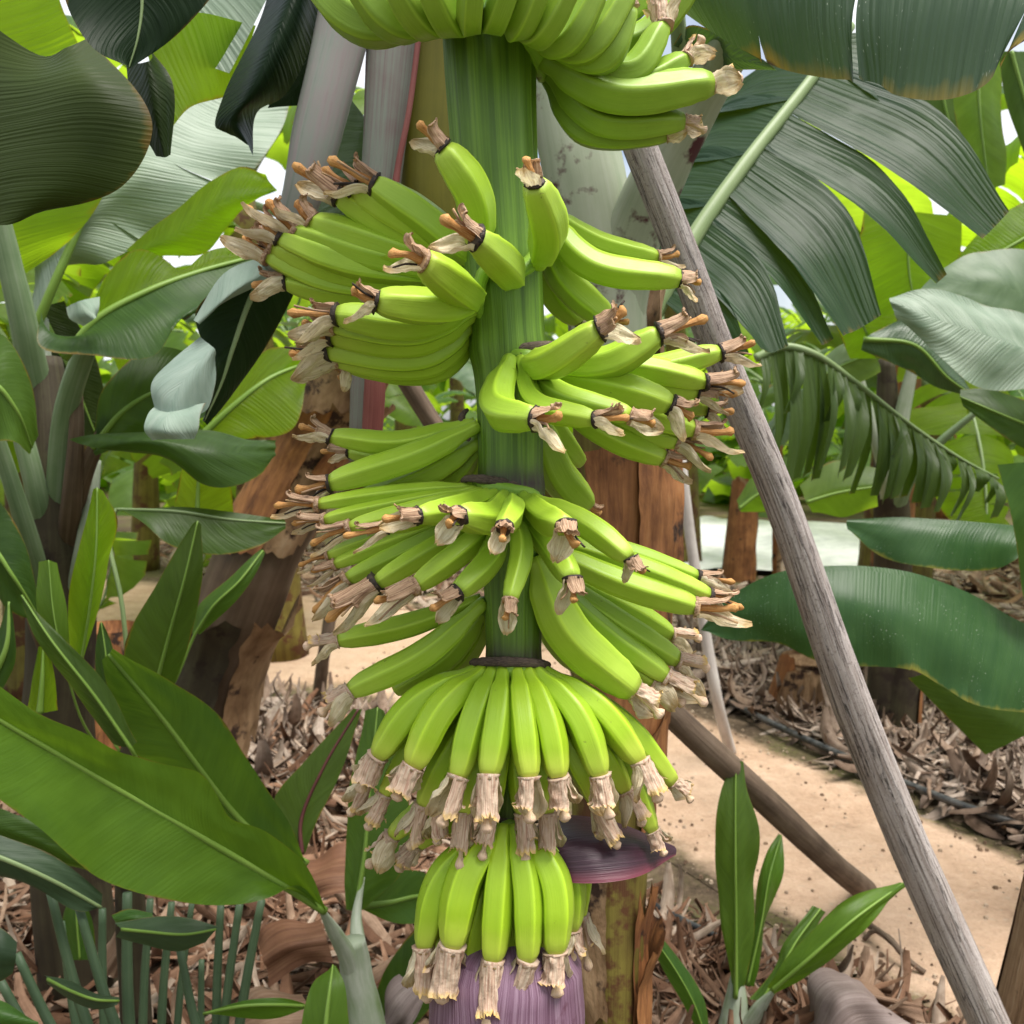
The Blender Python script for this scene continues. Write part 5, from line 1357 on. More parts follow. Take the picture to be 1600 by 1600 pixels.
blade(K, [[(176, 1432, 1.70), (200, 1422, 1.70), (238, 1426, 1.7)], [(180, 1440, 1.69), (205, 1436, 1.68), (240, 1436, 1.69)], [(184, 1446, 1.70), (210, 1446, 1.70), (242, 1442, 1.7)]], [-1, 0, 1], 'leaf_mid', nu=14, wave=0.004, seed=74)
blade(K, [[(70, 1522, 1.55), (110, 1530, 1.54), (150, 1552, 1.53), (186, 1560, 1.53)], [(74, 1530, 1.53), (110, 1548, 1.51), (150, 1562, 1.5), (186, 1564, 1.52)], [(72, 1540, 1.55), (110, 1562, 1.53), (150, 1574, 1.52), (184, 1568, 1.52)]], [-1, 0, 1], 'leaf_sterile', rib=1, rr=(0.003, 0.002), nu=20, wave=0.003, seed=75)
blade(K, [[(-40, 1445, 1.5), (0, 1450, 1.5), (24, 1475, 1.5)], [(-50, 1490, 1.48), (0, 1490, 1.48), (25, 1495, 1.49)], [(-40, 1530, 1.5), (0, 1532, 1.5), (20, 1520, 1.5)]], [-1, 0, 1], 'leaf_sterile', nu=16, wave=0.004, seed=76)
blade(K, [[(-60, 1560, 1.42), (0, 1562, 1.42), (55, 1590, 1.42)], [(-60, 1590, 1.4), (0, 1592, 1.4), (60, 1600, 1.41)], [(-60, 1640, 1.42), (0, 1640, 1.42), (50, 1620, 1.42)]], [-1, 0, 1], 'leaf_mid', nu=16, wave=0.005, seed=77)
blade(K, [[(100, 1500, 1.95), (95, 1440, 1.95), (110, 1400, 1.95)], [(125, 1500, 1.94), (120, 1440, 1.94), (118, 1396, 1.95)], [(150, 1500, 1.95), (145, 1440, 1.95), (130, 1400, 1.95)]], [-1, 0, 1], 'leaf_mid', rib=1, rr=(0.003, 0.002), nu=16, wave=0.004, seed=78)

# ------------------------------------------------------------------ right neighbours
eb = ground_below(P(1800, 900, 2.6))
E = thing('banana_plant', 'banana plant reaching in with broad dark leaves over the litter mound right of the prop', 'banana plant', eb)
limb(E, 'trunk', [(1790, 300, 2.5), (1800, 700, 2.55), (1805, 1100, 2.6), eb], [130, 170, 180, 190], 'trunk_brown', 24)
blade(E, [[(1690, 1010, 2.3), (1600, 974, 2.28), (1500, 920, 2.26), (1400, 890, 2.24), (1290, 884, 2.22), (1205, 898, 2.22), (1135, 936, 2.24), (1095, 984, 2.26)],
          [(1700, 1070, 2.22), (1600, 1045, 2.20), (1500, 1000, 2.18), (1400, 965, 2.17), (1290, 955, 2.17), (1205, 960, 2.19), (1140, 972, 2.22), (1096, 985, 2.26)],
          [(1710, 1120, 2.2), (1600, 1113, 2.18), (1525, 1102, 2.16), (1470, 1070, 2.16), (1420, 1046, 2.16), (1350, 1042, 2.17), (1285, 1034, 2.18), (1210, 1006, 2.2), (1150, 1000, 2.22), (1100, 988, 2.25)]],
      [-0.05, 0.45, 1], 'leaf_green', nu=70, nv=9, wave=0.007, seed=81, slits=[(0.62, 0.75), (0.3, 0.85)], label='broad dark green blade with pale scratches and a dry rim')
blade(E, [[(1715, 830, 2.4), (1600, 822, 2.4), (1480, 812, 2.38), (1400, 808, 2.38), (1324, 812, 2.38)], [(1715, 850, 2.36), (1600, 848, 2.36), (1480, 842, 2.35), (1400, 835, 2.36), (1322, 818, 2.38)], [(1710, 850, 2.35), (1600, 868, 2.35), (1560, 888, 2.34), (1440, 886, 2.34), (1372, 866, 2.36), (1324, 826, 2.38)]], [-0.05, 0.5, 1], 'leaf_green', nu=46, wave=0.006, seed=82)
blade(E, [[(1560, 726, 2.2), (1575, 790, 2.2), (1590, 860, 2.2), (1600, 940, 2.2)], [(1620, 720, 2.2), (1625, 790, 2.19), (1630, 860, 2.19), (1640, 940, 2.2)], [(1690, 730, 2.25), (1700, 790, 2.25), (1700, 860, 2.25), (1690, 940, 2.25)]], [-1, 0, 1], 'leaf_mid', rib=1, nu=30, wave=0.005, seed=83)
blade(E, [[(1740, 560, 2.5), (1640, 510, 2.46), (1560, 480, 2.42), (1500, 460, 2.40), (1440, 455, 2.38), (1392, 462, 2.38)], [(1740, 600, 2.44), (1640, 560, 2.40), (1560, 530, 2.36), (1500, 510, 2.34), (1440, 490, 2.34), (1390, 470, 2.37)], [(1740, 640, 2.44), (1640, 606, 2.40), (1560, 610, 2.36), (1510, 596, 2.34), (1455, 545, 2.34), (1400, 492, 2.36)]], [-1, 0.0, 1], 'leaf_pale', nu=46, wave=0.008, seed=84)
blade(E, [[(1720, 470, 2.7), (1620, 400, 2.7), (1530, 390, 2.7), (1440, 450, 2.7)], [(1720, 530, 2.65), (1640, 480, 2.64), (1540, 440, 2.64), (1440, 456, 2.68)], [(1720, 570, 2.65), (1640, 540, 2.62), (1560, 500, 2.62), (1450, 465, 2.66)]], [-1, 0, 1], 'leaf_back_pale', nu=36, wave=0.008, seed=85)
blade(E, [[(1720, 700, 2.6), (1640, 640, 2.6), (1560, 610, 2.6), (1500, 610, 2.6)], [(1720, 730, 2.56), (1640, 680, 2.55), (1570, 650, 2.55), (1500, 620, 2.58)], [(1720, 770, 2.56), (1640, 720, 2.55), (1580, 690, 2.55), (1505, 635, 2.58)]], [-1, 0, 1], 'leaf_shade', rib=1, nu=30, wave=0.006, seed=86)
blade(E, [[(1540, 1180, 2.5), (1480, 1120, 2.5), (1420, 1060, 2.5)], [(1600, 1150, 2.48), (1540, 1110, 2.48), (1460, 1050, 2.5)], [(1660, 1120, 2.5), (1600, 1090, 2.5), (1500, 1050, 2.5)]], [-1, 0, 1], 'leaf_shade', nu=20, wave=0.005, seed=87)

db = ground_below(P(1395, 900, 4.2))
Dp = thing('banana_plant', 'banana plant with a tattered fringed leaf standing behind the leaning prop', 'banana plant', db)
limb(Dp, 'trunk', [(1385, 560, 4.0), (1388, 680, 4.05), (1392, 780, 4.1), (1395, 880, 4.2), db], [24, 44, 56, 60, 64], 'trunk_dark', 22)
limb(Dp, 'petiole', [(1530, 640, 3.9), (1470, 690, 3.95), (1420, 750, 4.0), (1395, 810, 4.1)], [10, 16, 24, 30], 'petiole_green', 12, 0.7)
limb(Dp, 'petiole', [(1455, 480, 3.9), (1425, 580, 3.95), (1400, 700, 4.0), (1392, 790, 4.1)], [14, 20, 30, 34], 'petiole_wax', 12, 0.7)
limb(Dp, 'petiole', [(1330, 540, 3.9), (1350, 620, 3.95), (1380, 720, 4.0), (1392, 800, 4.1)], [12, 18, 26, 32], 'petiole_wax', 12, 0.7)
rng6 = random.Random(6)
st6 = []
ribx = [(1180, 560, 3.0), (1225, 542, 3.0), (1270, 552, 3.0), (1340, 600, 3.05), (1420, 662, 3.1), (1500, 716, 3.15), (1560, 748, 3.2)]
_rb = catmull([Vector((a, b, c)) for a, b, c in ribx], 60)
t = 0.02
while t < 0.96:
    dt = rng6.uniform(0.02, 0.045)
    q = _rb[int(min(1, t + dt / 2) * 60)]
    ln_ = 205 * (1 - 0.72 * t ** 1.3) * rng6.choice([0.55, 0.75, 0.9, 1.0, 1.05, 1.12])
    sl = 10 + 26 * t
    dd = rng6.uniform(-0.11, 0.09)
    wv = (t + dt) * 400
    sk6 = rng6.uniform(-16, 12)
    st6.append((t, t + dt * 0.96, (q.x - 12 + sl * 0.4 + sk6, q.y + ln_, q.z - 0.05 + dd), (q.x + rng6.uniform(-10, 4) + sl * 0.4 + sk6, q.y + ln_ * rng6.uniform(0.9, 1.0), q.z - 0.03 + dd), (0.03, -0.05, 0.03)))
    t += dt
torn(Dp, ribx, st6, 'leaf_fan', rr=(0.014, 0.004), ribmat='rib_pale', nu=3, nv=9, seed=8, camber=0.010)
for k, (pts, mt) in enumerate((
    (([(1500, 60, 3.0), (1490, 160, 3.0), (1520, 290, 3.0)], [(1530, 60, 2.98), (1530, 160, 2.97), (1545, 296, 2.98)], [(1560, 60, 3.0), (1570, 160, 3.0), (1566, 290, 3.0)]), 'leaf_back'),
    (([(1560, 80, 2.9), (1570, 150, 2.9), (1600, 240, 2.9)], [(1580, 80, 2.88), (1600, 150, 2.88), (1620, 230, 2.88)], [(1610, 80, 2.9), (1630, 150, 2.9), (1640, 230, 2.9)]), 'leaf_shade'),
    (([(1440, 120, 3.1), (1450, 200, 3.1), (1500, 300, 3.1)], [(1465, 110, 3.08), (1485, 200, 3.08), (1525, 300, 3.08)], [(1490, 110, 3.1), (1520, 200, 3.1), (1545, 290, 3.1)]), 'leaf_shade'),
    (([(1350, 330, 3.4), (1340, 420, 3.4), (1360, 500, 3.4)], [(1420, 330, 3.35), (1420, 420, 3.35), (1430, 480, 3.35)], [(1500, 340, 3.4), (1500, 420, 3.4), (1480, 470, 3.4)]), 'leaf_lime'),
    (([(1260, 440, 3.5), (1300, 500, 3.5), (1330, 560, 3.5)], [(1300, 420, 3.45), (1340, 490, 3.45), (1370, 560, 3.45)], [(1350, 420, 3.5), (1390, 480, 3.5), (1410, 540, 3.5)]), 'leaf_lime'),
    (([(1620, 300, 3.2), (1560, 340, 3.2), (1490, 410, 3.2)], [(1640, 350, 3.15), (1570, 390, 3.15), (1500, 430, 3.15)], [(1640, 410, 3.2), (1580, 430, 3.2), (1510, 450, 3.2)]), 'leaf_lime'),
    (([(1250, 590, 3.6), (1310, 540, 3.6), (1360, 530, 3.6)], [(1260, 600, 3.55), (1320, 570, 3.55), (1370, 550, 3.55)], [(1280, 610, 3.6), (1330, 600, 3.6), (1375, 580, 3.6)]), 'leaf_back_pale'),
    (([(1360, 520, 3.0), (1430, 500, 3.0), (1490, 560, 3.0), (1520, 610, 3.0)], [(1350, 530, 2.98), (1430, 540, 2.97), (1480, 590, 2.97), (1515, 615, 3.0)], [(1345, 545, 3.0), (1420, 580, 3.0), (1470, 610, 3.0), (1510, 618, 3.0)]), 'leaf_blue'),
    (([(1250, 760, 3.9), (1300, 720, 3.9), (1370, 730, 3.9)], [(1260, 785, 3.85), (1310, 770, 3.85), (1370, 760, 3.85)], [(1270, 800, 3.9), (1320, 810, 3.9), (1370, 790, 3.9)]), 'leaf_back'),
    (([(1150, 780, 3.9), (1180, 740, 3.9), (1220, 745, 3.9)], [(1155, 795, 3.85), (1190, 770, 3.85), (1225, 765, 3.85)], [(1160, 805, 3.9), (1200, 800, 3.9), (1228, 785, 3.9)]), 'leaf_back'))):
    blade(Dp, [list(r_) for r_ in pts], [-1, 0, 1], mt, rib=1, rr=(0.008, 0.003), nu=24, nv=5, wave=0.012, wf=14, seed=90 + k)

# ------------------------------------------------------------------ plants further back (a few patterns, copied)
def far_plant(seed, height, nleaf, pal):
    rng = random.Random(seed)
    root = thing('banana_plant', 'tall banana plant standing far back in the plantation', 'banana plant', (0, 0, 0), 'banana plants far back')
    mb = MB()
    lean = Vector((rng.uniform(-.12, .12), rng.uniform(-.12, .12), 0))
    pts = catmull([Vector((0, 0, 0)), Vector((0, 0, height * 0.5)) + lean * 0.4, Vector((0, 0, height)) + lean], 16)
    mb.tube(pts, lambda t: 0.13 - 0.06 * t, 14, lambda th, t: 1 + 0.1 * nz(math.cos(th) * 2, math.sin(th) * 2, t * 6 + seed))
    mb.build('trunk', M[rng.choice(['trunk_brown', 'trunk_dark', 'trunk_olive'])], root)
    for k in range(nleaf):
        az = 2 * math.pi * (k * 0.382 + rng.uniform(-.05, .05))
        el = R(rng.uniform(30, 78)) if k < nleaf * 0.7 else R(rng.uniform(-10, 25))
        ln = rng.uniform(1.35, 1.95)
        N = 26
        p = Vector((0, 0, height)) + lean
        hd = Vector((math.cos(az), math.sin(az), 0))
        side = Vector((-math.sin(az), math.cos(az), 0))
        sp, tg = [p.copy()], []
        e = el
        bend = rng.uniform(1.1, 2.1)
        for i in range(N):
            d = hd * math.cos(e) + Vector((0, 0, math.sin(e)))
            p = p + d * (ln / N)
            sp.append(p.copy()); tg.append(d)
            e -= bend / N * (0.4 + 1.2 * i / N)
        tg.append(tg[-1])
        W = rng.uniform(0.22, 0.30)
        fold = rng.uniform(-0.25, 0.35)
        tear = rng.random() < 0.6
        mb = MB()
        for sgn in (-1, 1):
            i = 5
            while i < N:
                step = rng.randint(1, 3) if tear else 21
                j = min(N, i + step)
                dr = rng.uniform(0.1, 0.75) if tear else rng.uniform(0.1, 0.4)
                rows = []
                for q in range(i, j + 1):
                    t = (q - 5) / (N - 5)
                    wq = W * (max(0.0, math.sin(math.pi * min(1, 0.10 + 0.90 * t)) ** 0.55) if t < 0.999 else 0.02)
                    if tear: wq *= 1 + 0.06 * nz(q * 3.1, seed + k)
                    up = side.cross(tg[q]); up = up if up.z > 0 else -up
                    row = []
                    for m in range(6):
                        v = m / 5
                        ang = fold - dr * v * 1.3
                        pt = sp[q] + side * sgn * (wq * v * math.cos(ang)) + up * (wq * v * math.sin(ang))
                        if tear: pt = pt.lerp(sp[(i + j) // 2] + (pt - sp[q]), 0.22 * v)
                        row.append(pt + up * 0.012 * math.sin(q * 1.9 + v * 4 + k))
                    rows.append(row)
                mb.grid(rows, lambda a, b, i=i, s=sgn: ((i + a) * ln / N + k * 3.1, 0.5 + 0.5 * s * b / 5))
                i = j
        o = mb.build('leaf', M[rng.choice(pal)], root)
        add_rib(o, sp, 0.022, 0.005, 'rib_pale')
    return root

def copy_tree(o, parent=None):
    c = o.copy()
    COL.objects.link(c)
    c.parent = parent
    for ch in list(o.children):
        copy_tree(ch, c)
    return c
PAL = ['leaf_back', 'leaf_back', 'leaf_back_pale', 'leaf_lime', 'leaf_mid', 'leaf_lime']
protos = [far_plant(101, 1.55, 8, PAL), far_plant(102, 1.85, 9, PAL), far_plant(103, 1.3, 8, PAL), far_plant(104, 2.1, 9, PAL)]
spots = [(-2.3, 4.6), (-3.6, 5.6), (-1.9, 6.9), (-3.1, 8.2), (-0.9, 8.6), (-5.2, 7.4), (-1.7, 10.6), (-4.6, 10.4),
         (2.3, 5.6), (3.5, 5.0), (4.6, 6.6), (1.5, 8.4), (2.9, 7.8), (3.9, 9.6), (0.4, 10.2), (2.0, 11.2), (5.6, 8.8), (5.2, 11.8), (0.9, 13.0), (-2.8, 13.2), (3.4, 13.4), (-6.2, 12.6), (7.0, 12.5), (-0.8, 15.0), (2.2, 16.0), (5.0, 16.0), (-4.2, 16.0), (-1.3, 5.4), (-2.6, 3.7), (1.9, 4.9), (-4.4, 4.4)]
behind = [(-3.0, -2.2), (3.4, -1.8), (-3.2, 0.6), (3.6, 1.2), (-0.6, -5.0), (2.0, -5.2)]  # added out of view, behind and beside the camera, to block low sky light
low = [(-3.0, 10.0), (-4.4, 8.6), (4.9, 7.6), (0.5, 9.2), (4.4, 8.4), (-0.4, 10.8), (1.2, 10.4), (-2.2, 9.2), (3.0, 11.0), (-3.4, 6.8), (5.2, 9.8), (2.1, 12.2), (-1.2, 12.4), (4.0, 12.0)]
prng = random.Random(9)
for i, (x, y) in enumerate(spots + behind + low):
    o = protos[i] if i < len(protos) else copy_tree(protos[i % len(protos)])
    o.location = (x, y, 0)
    if (x, y) in low:
        lb = ('low young banana plant far back beyond the leaning shaggy trunk', 'low banana plants far back left') if x < 0 else ('low young banana plant far back beyond the cut stems', 'low banana plants far back right')
    elif (x, y) in behind:
        lb = ('unseen banana plant, added to shade the scene from the low sky', 'unseen banana plants added for shade')
    elif x < -0.5:
        lb = ('tall banana plant far back beyond the leaning shaggy trunk', 'banana plants far back left')
    else:
        lb = ('tall banana plant far back beyond the litter mound', 'banana plants far back right')
    o['label'], o['group'] = lb
    o.rotation_euler = (0, 0, prng.uniform(0, 6.28))
    s = prng.uniform(0.92, 1.2)
    if (x, y) in low: s *= 0.5
    o.scale = (s, s, s)

def far_wood():
    """the plantation beyond, one mass of leaves"""
    rng = random.Random(77)
    mb = MB()
    for k in range(3000):
        x, y = rng.uniform(-24, 24), rng.uniform(12.5, 28)
        z = rng.uniform(0.1, 3.4) if y > 18 else rng.uniform(0.02, 0.7)
        az, e = rng.uniform(0, 6.28), rng.uniform(-0.6, 1.2)
        hd = Vector((math.cos(az), math.sin(az), 0)); side = Vector((-math.sin(az), math.cos(az), 0))
        p = Vector((x, y, z)); rows = []
        for i in range(6):
            t = i / 5
            wd = 0.26 * math.sin(math.pi * min(1, 0.12 + 0.86 * t)) ** 0.6
            rows.append([p - side * wd - Vector((0, 0, wd * 0.4)), p.copy(), p + side * wd - Vector((0, 0, wd * 0.4))])
            p = p + (hd * math.cos(e) + Vector((0, 0, math.sin(e)))) * 0.32
            e -= 0.38
        mb.grid(rows, lambda a, b, k=k: (a * 0.3 + k, b / 2))
    o = mb.build('far_banana_wood', M['leaf_back'])
    tag(o, 'distant mass of banana foliage closing the plantation', 'foliage', kind='stuff')
far_wood()

# ------------------------------------------------------------------ props, stakes, hoses
def pole(name, label, pts, ws, mat, ns=24, n=90, rough=0.03, group=None):
    w3 = [P(*q) if not isinstance(q, Vector) else q for q in pts]
    foot = w3[-1]
    o = thing(name, label, 'pole', foot, group)
    return o, limb(o, 'shaft', pts, ws, mat, ns, 1.0, n, rough)
pf = P(1545, 1600, 1.84); pm = P(1412, 1300, 1.72)
dirp = (pf - pm).normalized()
pfoot = pf + dirp * (pf.z / -dirp.z)
po, sh = pole('prop_pole', 'thick weathered grey wooden prop leaning past the right side of the bunch',
     [(984, 188, 1.33), (1001, 232, 1.34), (1067, 400, 1.38), (1119, 540, 1.43), (1226, 800, 1.52), (1331, 1100, 1.63), (1412, 1300, 1.72), pf, pfoot], [52, 53, 55, 57, 64, 63, 64, 63, 63], 'pole_wood', 40, 160, 0.035)
_p = P(1452, 1398, 1.735)
mbk = MB()
mbk.tube([_p + Vector((0, 0.03, 0)), _p + Vector((0, 0.012, 0)), _p + Vector((0, -0.004, 0))], lambda t: 0.016 - 0.008 * t, 12, lambda th, t: 1 + 0.2 * math.sin(3 * th))
mbk.build('knot', M['pole_brown'], po)
g2 = G(1352, 1402)
pole('prop_pole', 'brown wooden pole slanting down to rest on the sandy path', [(890, 960, 1.85), (1045, 1112, 2.0), (1200, 1255, 2.3), (1290, 1340, 2.52), g2 + Vector((0, 0, 0.02))], [42, 42, 42, 38, 36], 'pole_brown', 20, 60)
g3 = G(1142, 1178)
pole('stake', 'thin pale stick leaning upright from the far edge of the path', [(1062, 700, 3.75), (1080, 850, 3.78), (1104, 1000, 3.8), (1120, 1090, 3.82), g3], [16, 17, 18, 18, 18], 'pole_white', 12, 40, 0.05)
g4 = G(497, 1096)
pole('stake', 'short dark stake standing on the sandy path left of the bunch', [(520, 940, 4.45), (508, 1010, 4.5), g4], [19, 20, 21], 'pole_brown', 12, 24, 0.05)
g5 = ground_below(P(985, 1250, 3.0))
pole('prop_pole', 'dull brown prop half hidden behind the bunch and the peeling trunk', [(600, 535, 2.3), (650, 620, 2.36), (760, 790, 2.5), (880, 980, 2.7), g5], [30, 30, 31, 31, 31], 'pole_brown', 16, 50)

def hose(label, bear, r=0.011):
    pts = catmull([G(x, y, 0.02 + h) for x, y, h in bear], 60)
    mb = MB()
    mb.tube(pts, r, 10)
    o = mb.build('irrigation_hose', M['hose_black'], None, origin=pts[0])
    tag(o, label, 'hose')
hose('black irrigation hose running along the foot of the litter mound', [(1040, 1055, 0.0), (1130, 1092, 0.02), (1210, 1132, 0.03), (1320, 1182, 0.03), (1420, 1226, 0.05), (1530, 1268, 0.05), (1640, 1305, 0.02)], 0.014)
hose('black irrigation hose lying in the litter at the foot of the peeling trunk', [(900, 1370, 0.0), (1000, 1405, 0.02), (1070, 1440, 0.03), (1130, 1470, 0.03), (1210, 1520, 0.0)], 0.010)
def twig():
    pts = catmull([G(1350, 1440, 0.03), G(1390, 1468, 0.05), G(1420, 1500, 0.03), G(1445, 1520, 0.01)], 24)
    mb = MB()
    mb.tube(pts, lambda t: 0.010 - 0.003 * t, 8, lambda th, t: 1 + 0.25 * nz(th, t * 9))
    mb.tube(catmull([G(1392, 1468, 0.05), G(1365, 1455, 0.04), G(1350, 1468, 0.01)], 10), 0.006, 7)
    o = mb.build('twig', M['pole_brown'], None, origin=pts[-1])
    tag(o, 'small forked twig lying on the mossy path edge', 'twig')
twig()

# ------------------------------------------------------------------ cut stumps
def stump(label, base, h, r, mats, lean=(0, 0, 0), seed=0, plates=4, hollow=True):
    o = thing('banana_stump', label, 'stump', base)
    mb = MB()
    top = base + Vector((lean[0], lean[1], h))
    pts = catmull([base - Vector((0, 0, 0.01)), base.lerp(top, 0.5), top], 20)
    mb.tube(pts, lambda t: r * (1.12 - 0.25 * t), 24, lambda th, t: 1 + 0.10 * nz(math.cos(th) * 2 + seed, math.sin(th) * 2, t * 4), cap1=not hollow)
    if hollow:
        b = [top, top - Vector((0, 0, h * 0.3))]
        mb.tube(b, lambda t: r * 0.85 * (1 - 0.3 * t), 24, cap0=False)
    mb.build('core', M[mats[0]], o)
    rng = random.Random(seed)
    for k in range(plates):
        a0 = rng.uniform(0, 6.28); wd = rng.uniform(0.9, 1.7)
        t1 = rng.uniform(0.75, 1.12); rows = []
        for i in range(15):
            t = t1 * i / 14
            c = base.lerp(top, t)
            rr = r * (1.16 - 0.25 * t) * (1.03 + 0.05 * k * 0.4 + 0.35 * max(0, t - 0.7 * t1) ** 1.3 * rng.uniform(0.6, 1.2))
            row = []
            for j in range(11):
                s = j / 10
                a = a0 + wd * (s - 0.5) * (1 - 0.35 * (t / t1) ** 3)
                row.append(c + Vector((math.cos(a) * rr, math.sin(a) * rr, 0.05 * h * nz(s * 6 + seed, k, 1.0) * (t / t1) ** 3 + 0.12 * h * (0.5 - abs(s - 0.5)) * (t / t1) ** 4)))
            rows.append(row)
        m2 = MB(); m2.grid(rows)
        m2.grid([[p + (c0 - p) * 0.03 for p in r_] for r_, c0 in zip(rows, [base.lerp(top, t1 * i / 14) for i in range(15)])])
        m2.build('leaf_sheath', M[mats[1 + k % (len(mats) - 1)]], o)
    return o
stump('cut brown banana stump with peeling sheaths at the side of the path', G(1605, 1680), 0.42, 0.075, ['trunk_brown', 'trunk_brown', 'trunk_tan'], (0.05, 0.0, 0), 3, 5)
stump('tall orange brown cut stem standing before the white ground sheet', G(1155, 905), 0.75, 0.12, ['trunk_brown', 'trunk_brown', 'trunk_tan'], (0.03, 0, 0), 5, 4)
stump('slender rusty cut stem beside the tall orange brown one', G(1217, 905), 0.45, 0.05, ['trunk_brown', 'trunk_tan'], (-0.02, 0, 0), 6, 2)
stump('hollow low brown stump half buried in the litter mound', G(1242, 1112), 0.26, 0.12, ['trunk_tan', 'trunk_tan', 'trunk_brown'], (0.02, -0.05, 0), 7, 4)
stump('dark brown stem base behind the drooping dark leaf on the litter mound', G(1405, 1150), 0.4, 0.07, ['trunk_dark', 'trunk_brown'], (0.02, 0, 0), 8, 3)
stump('shaggy russet stump under the green sucker leaves', G(178, 1190), 0.55, 0.14, ['trunk_brown', 'trunk_tan', 'trunk_brown'], (0.0, 0, 0), 9, 6)
stump('tan stem with loose sheaths far behind the peeling trunk', G(1000, 930), 1.1, 0.1, ['trunk_olive', 'trunk_brown', 'trunk_tan'], (-0.04, 0, 0), 10, 4)

# white ground sheet
def sheet():
    a = catmull([G(960, 905), G(1100, 898), G(1250, 902), G(1380, 896)], 40)
    b = catmull([G(960, 822), G(1100, 815), G(1250, 822), G(1400, 830)], 40)
    mb = MB()
    mb.grid([[a[i].lerp(b[i], j / 24) + Vector((0, 0, 0.05 + 0.03 * nz(i * 0.35, j * 0.6))) for j in range(25)] for i in range(41)])
    o = mb.build('ground_sheet', M['white_sheet'], None, origin=a[0])
    tag(o, 'crumpled white sheet spread on the ground behind the cut stems', 'ground sheet')
sheet()

# ------------------------------------------------------------------ dry litter
TINTS = [(0.34, 0.25, 0.19), (0.42, 0.33, 0.26), (0.25, 0.165, 0.115), (0.17, 0.095, 0.06), (0.48, 0.41, 0.35), (0.30, 0.20, 0.14), (0.22, 0.12, 0.075), (0.36, 0.30, 0.27)]
def inside(p, poly):
    c = False
    n = len(poly)
    for i in range(n):
        a, b = poly[i], poly[i - 1]
        if (a.y > p[1]) != (b.y > p[1]) and p[0] < (b.x - a.x) * (p[1] - a.y) / (b.y - a.y) + a.x:
            c = not c
    return c
def litter(name, label, poly, count, size, mound, seed, tints=TINTS, curl=1.0, wid=1.0):
    rng = random.Random(seed)
    pg = [G(x, y) for x, y in poly]
    x0, x1 = min(p.x for p in pg), max(p.x for p in pg)
    y0, y1 = min(p.y for p in pg), max(p.y for p in pg)
    mb = MB(); mb.col = []
    k = 0
    tries = 0
    while k < count and tries < count * 12:
        tries += 1
        x, y = rng.uniform(x0, x1), rng.uniform(y0, y1)
        if not inside((x, y), pg):
            continue
        k += 1
        ln = size * rng.uniform(0.5, 2.3)
        w_ = ln * rng.choice([0.03, 0.045, 0.06, 0.08, 0.11, 0.15]) * rng.uniform(0.8, 1.2) * wid
        az = rng.uniform(0, 6.28)
        e = rng.gauss(0.02, 0.12)
        z = 0.006 + mound * max(0, 0.5 + nz(x * 1.3, y * 1.3, seed)) * rng.uniform(0.15, 1.0)
        p = Vector((x, y, z))
        kap = rng.gauss(-0.4, 0.9) * curl
        kaz = rng.gauss(0, 1.5) * curl
        tw = rng.gauss(0, 0.35); tw2 = rng.gauss(0, 0.7)
        fold = rng.uniform(0.2, 1.0)
        rows = []
        n = 7
        for i in range(n):
            t = i / (n - 1)
            hd = Vector((math.cos(az) * math.cos(e), math.sin(az) * math.cos(e), math.sin(e)))
            sd2 = Vector((-math.sin(az), math.cos(az), 0))
            up = hd.cross(sd2) * -1
            a = tw + tw2 * t
            s1 = sd2 * math.cos(a) + up * math.sin(a); u1 = up * math.cos(a) - sd2 * math.sin(a)
            ww = w_ * (math.sin(math.pi * (0.12 + 0.8 * t)) ** 0.7)
            rows.append([p + s1 * ww + u1 * ww * fold, p + s1 * ww * 0.35, p - s1 * ww * 0.35, p - s1 * ww + u1 * ww * fold])
            p = p + hd * (ln / (n - 1))
            e += kap / (n - 1); az += kaz / (n - 1)
        for r_ in rows:
            for q in r_:
                if q.z < 0.002: q.z = 0.002
        mb.grid(rows)
        c = rng.choice(tints); b = rng.uniform(0.7, 1.2)
        mb.col.extend([tuple(x_ * b for x_ in c)] * (n * 4))
    o = mb.build(name, M['mulch'])
    tag(o, label, 'leaf litter', kind='stuff')
RUST = [(0.24, 0.14, 0.09), (0.34, 0.23, 0.16), (0.16, 0.08, 0.045), (0.28, 0.16, 0.10), (0.42, 0.33, 0.26), (0.11, 0.055, 0.03)]
GREYS = [(0.27, 0.205, 0.165), (0.34, 0.27, 0.22), (0.22, 0.16, 0.12), (0.19, 0.13, 0.095), (0.38, 0.31, 0.26), (0.28, 0.20, 0.15)]
litter('leaf_litter', 'brown dry banana leaf litter under the suckers at the lower left', [(-150, 1200), (380, 1150), (620, 1140), (700, 1300), (1000, 1420), (1060, 1750), (-250, 1750)], 10000, 0.15, 0.06, 1, RUST, 0.9, 0.5)
litter('leaf_litter', 'reddish dry leaf litter round the young sucker by the path', [(940, 1440), (1060, 1470), (1180, 1520), (1300, 1560), (1420, 1620), (1560, 1740), (930, 1750)], 5000, 0.12, 0.04, 2, RUST, 0.9, 0.5)
litter('leaf_litter', 'pale curled dry leaf litter heaped beyond the path under the dark leaves', [(1060, 1000), (1400, 1020), (1750, 1080), (1750, 1390), (1480, 1262), (1330, 1190), (1080, 1070)], 11000, 0.12, 0.16, 3, GREYS, 1.3, 0.8)
litter('leaf_litter', 'pale curled dry leaf litter heaped left of the bunch near the path', [(300, 1088), (480, 1105), (600, 1125), (680, 1260), (330, 1240)], 3000, 0.13, 0.05, 4, GREYS, 1.2, 0.8)
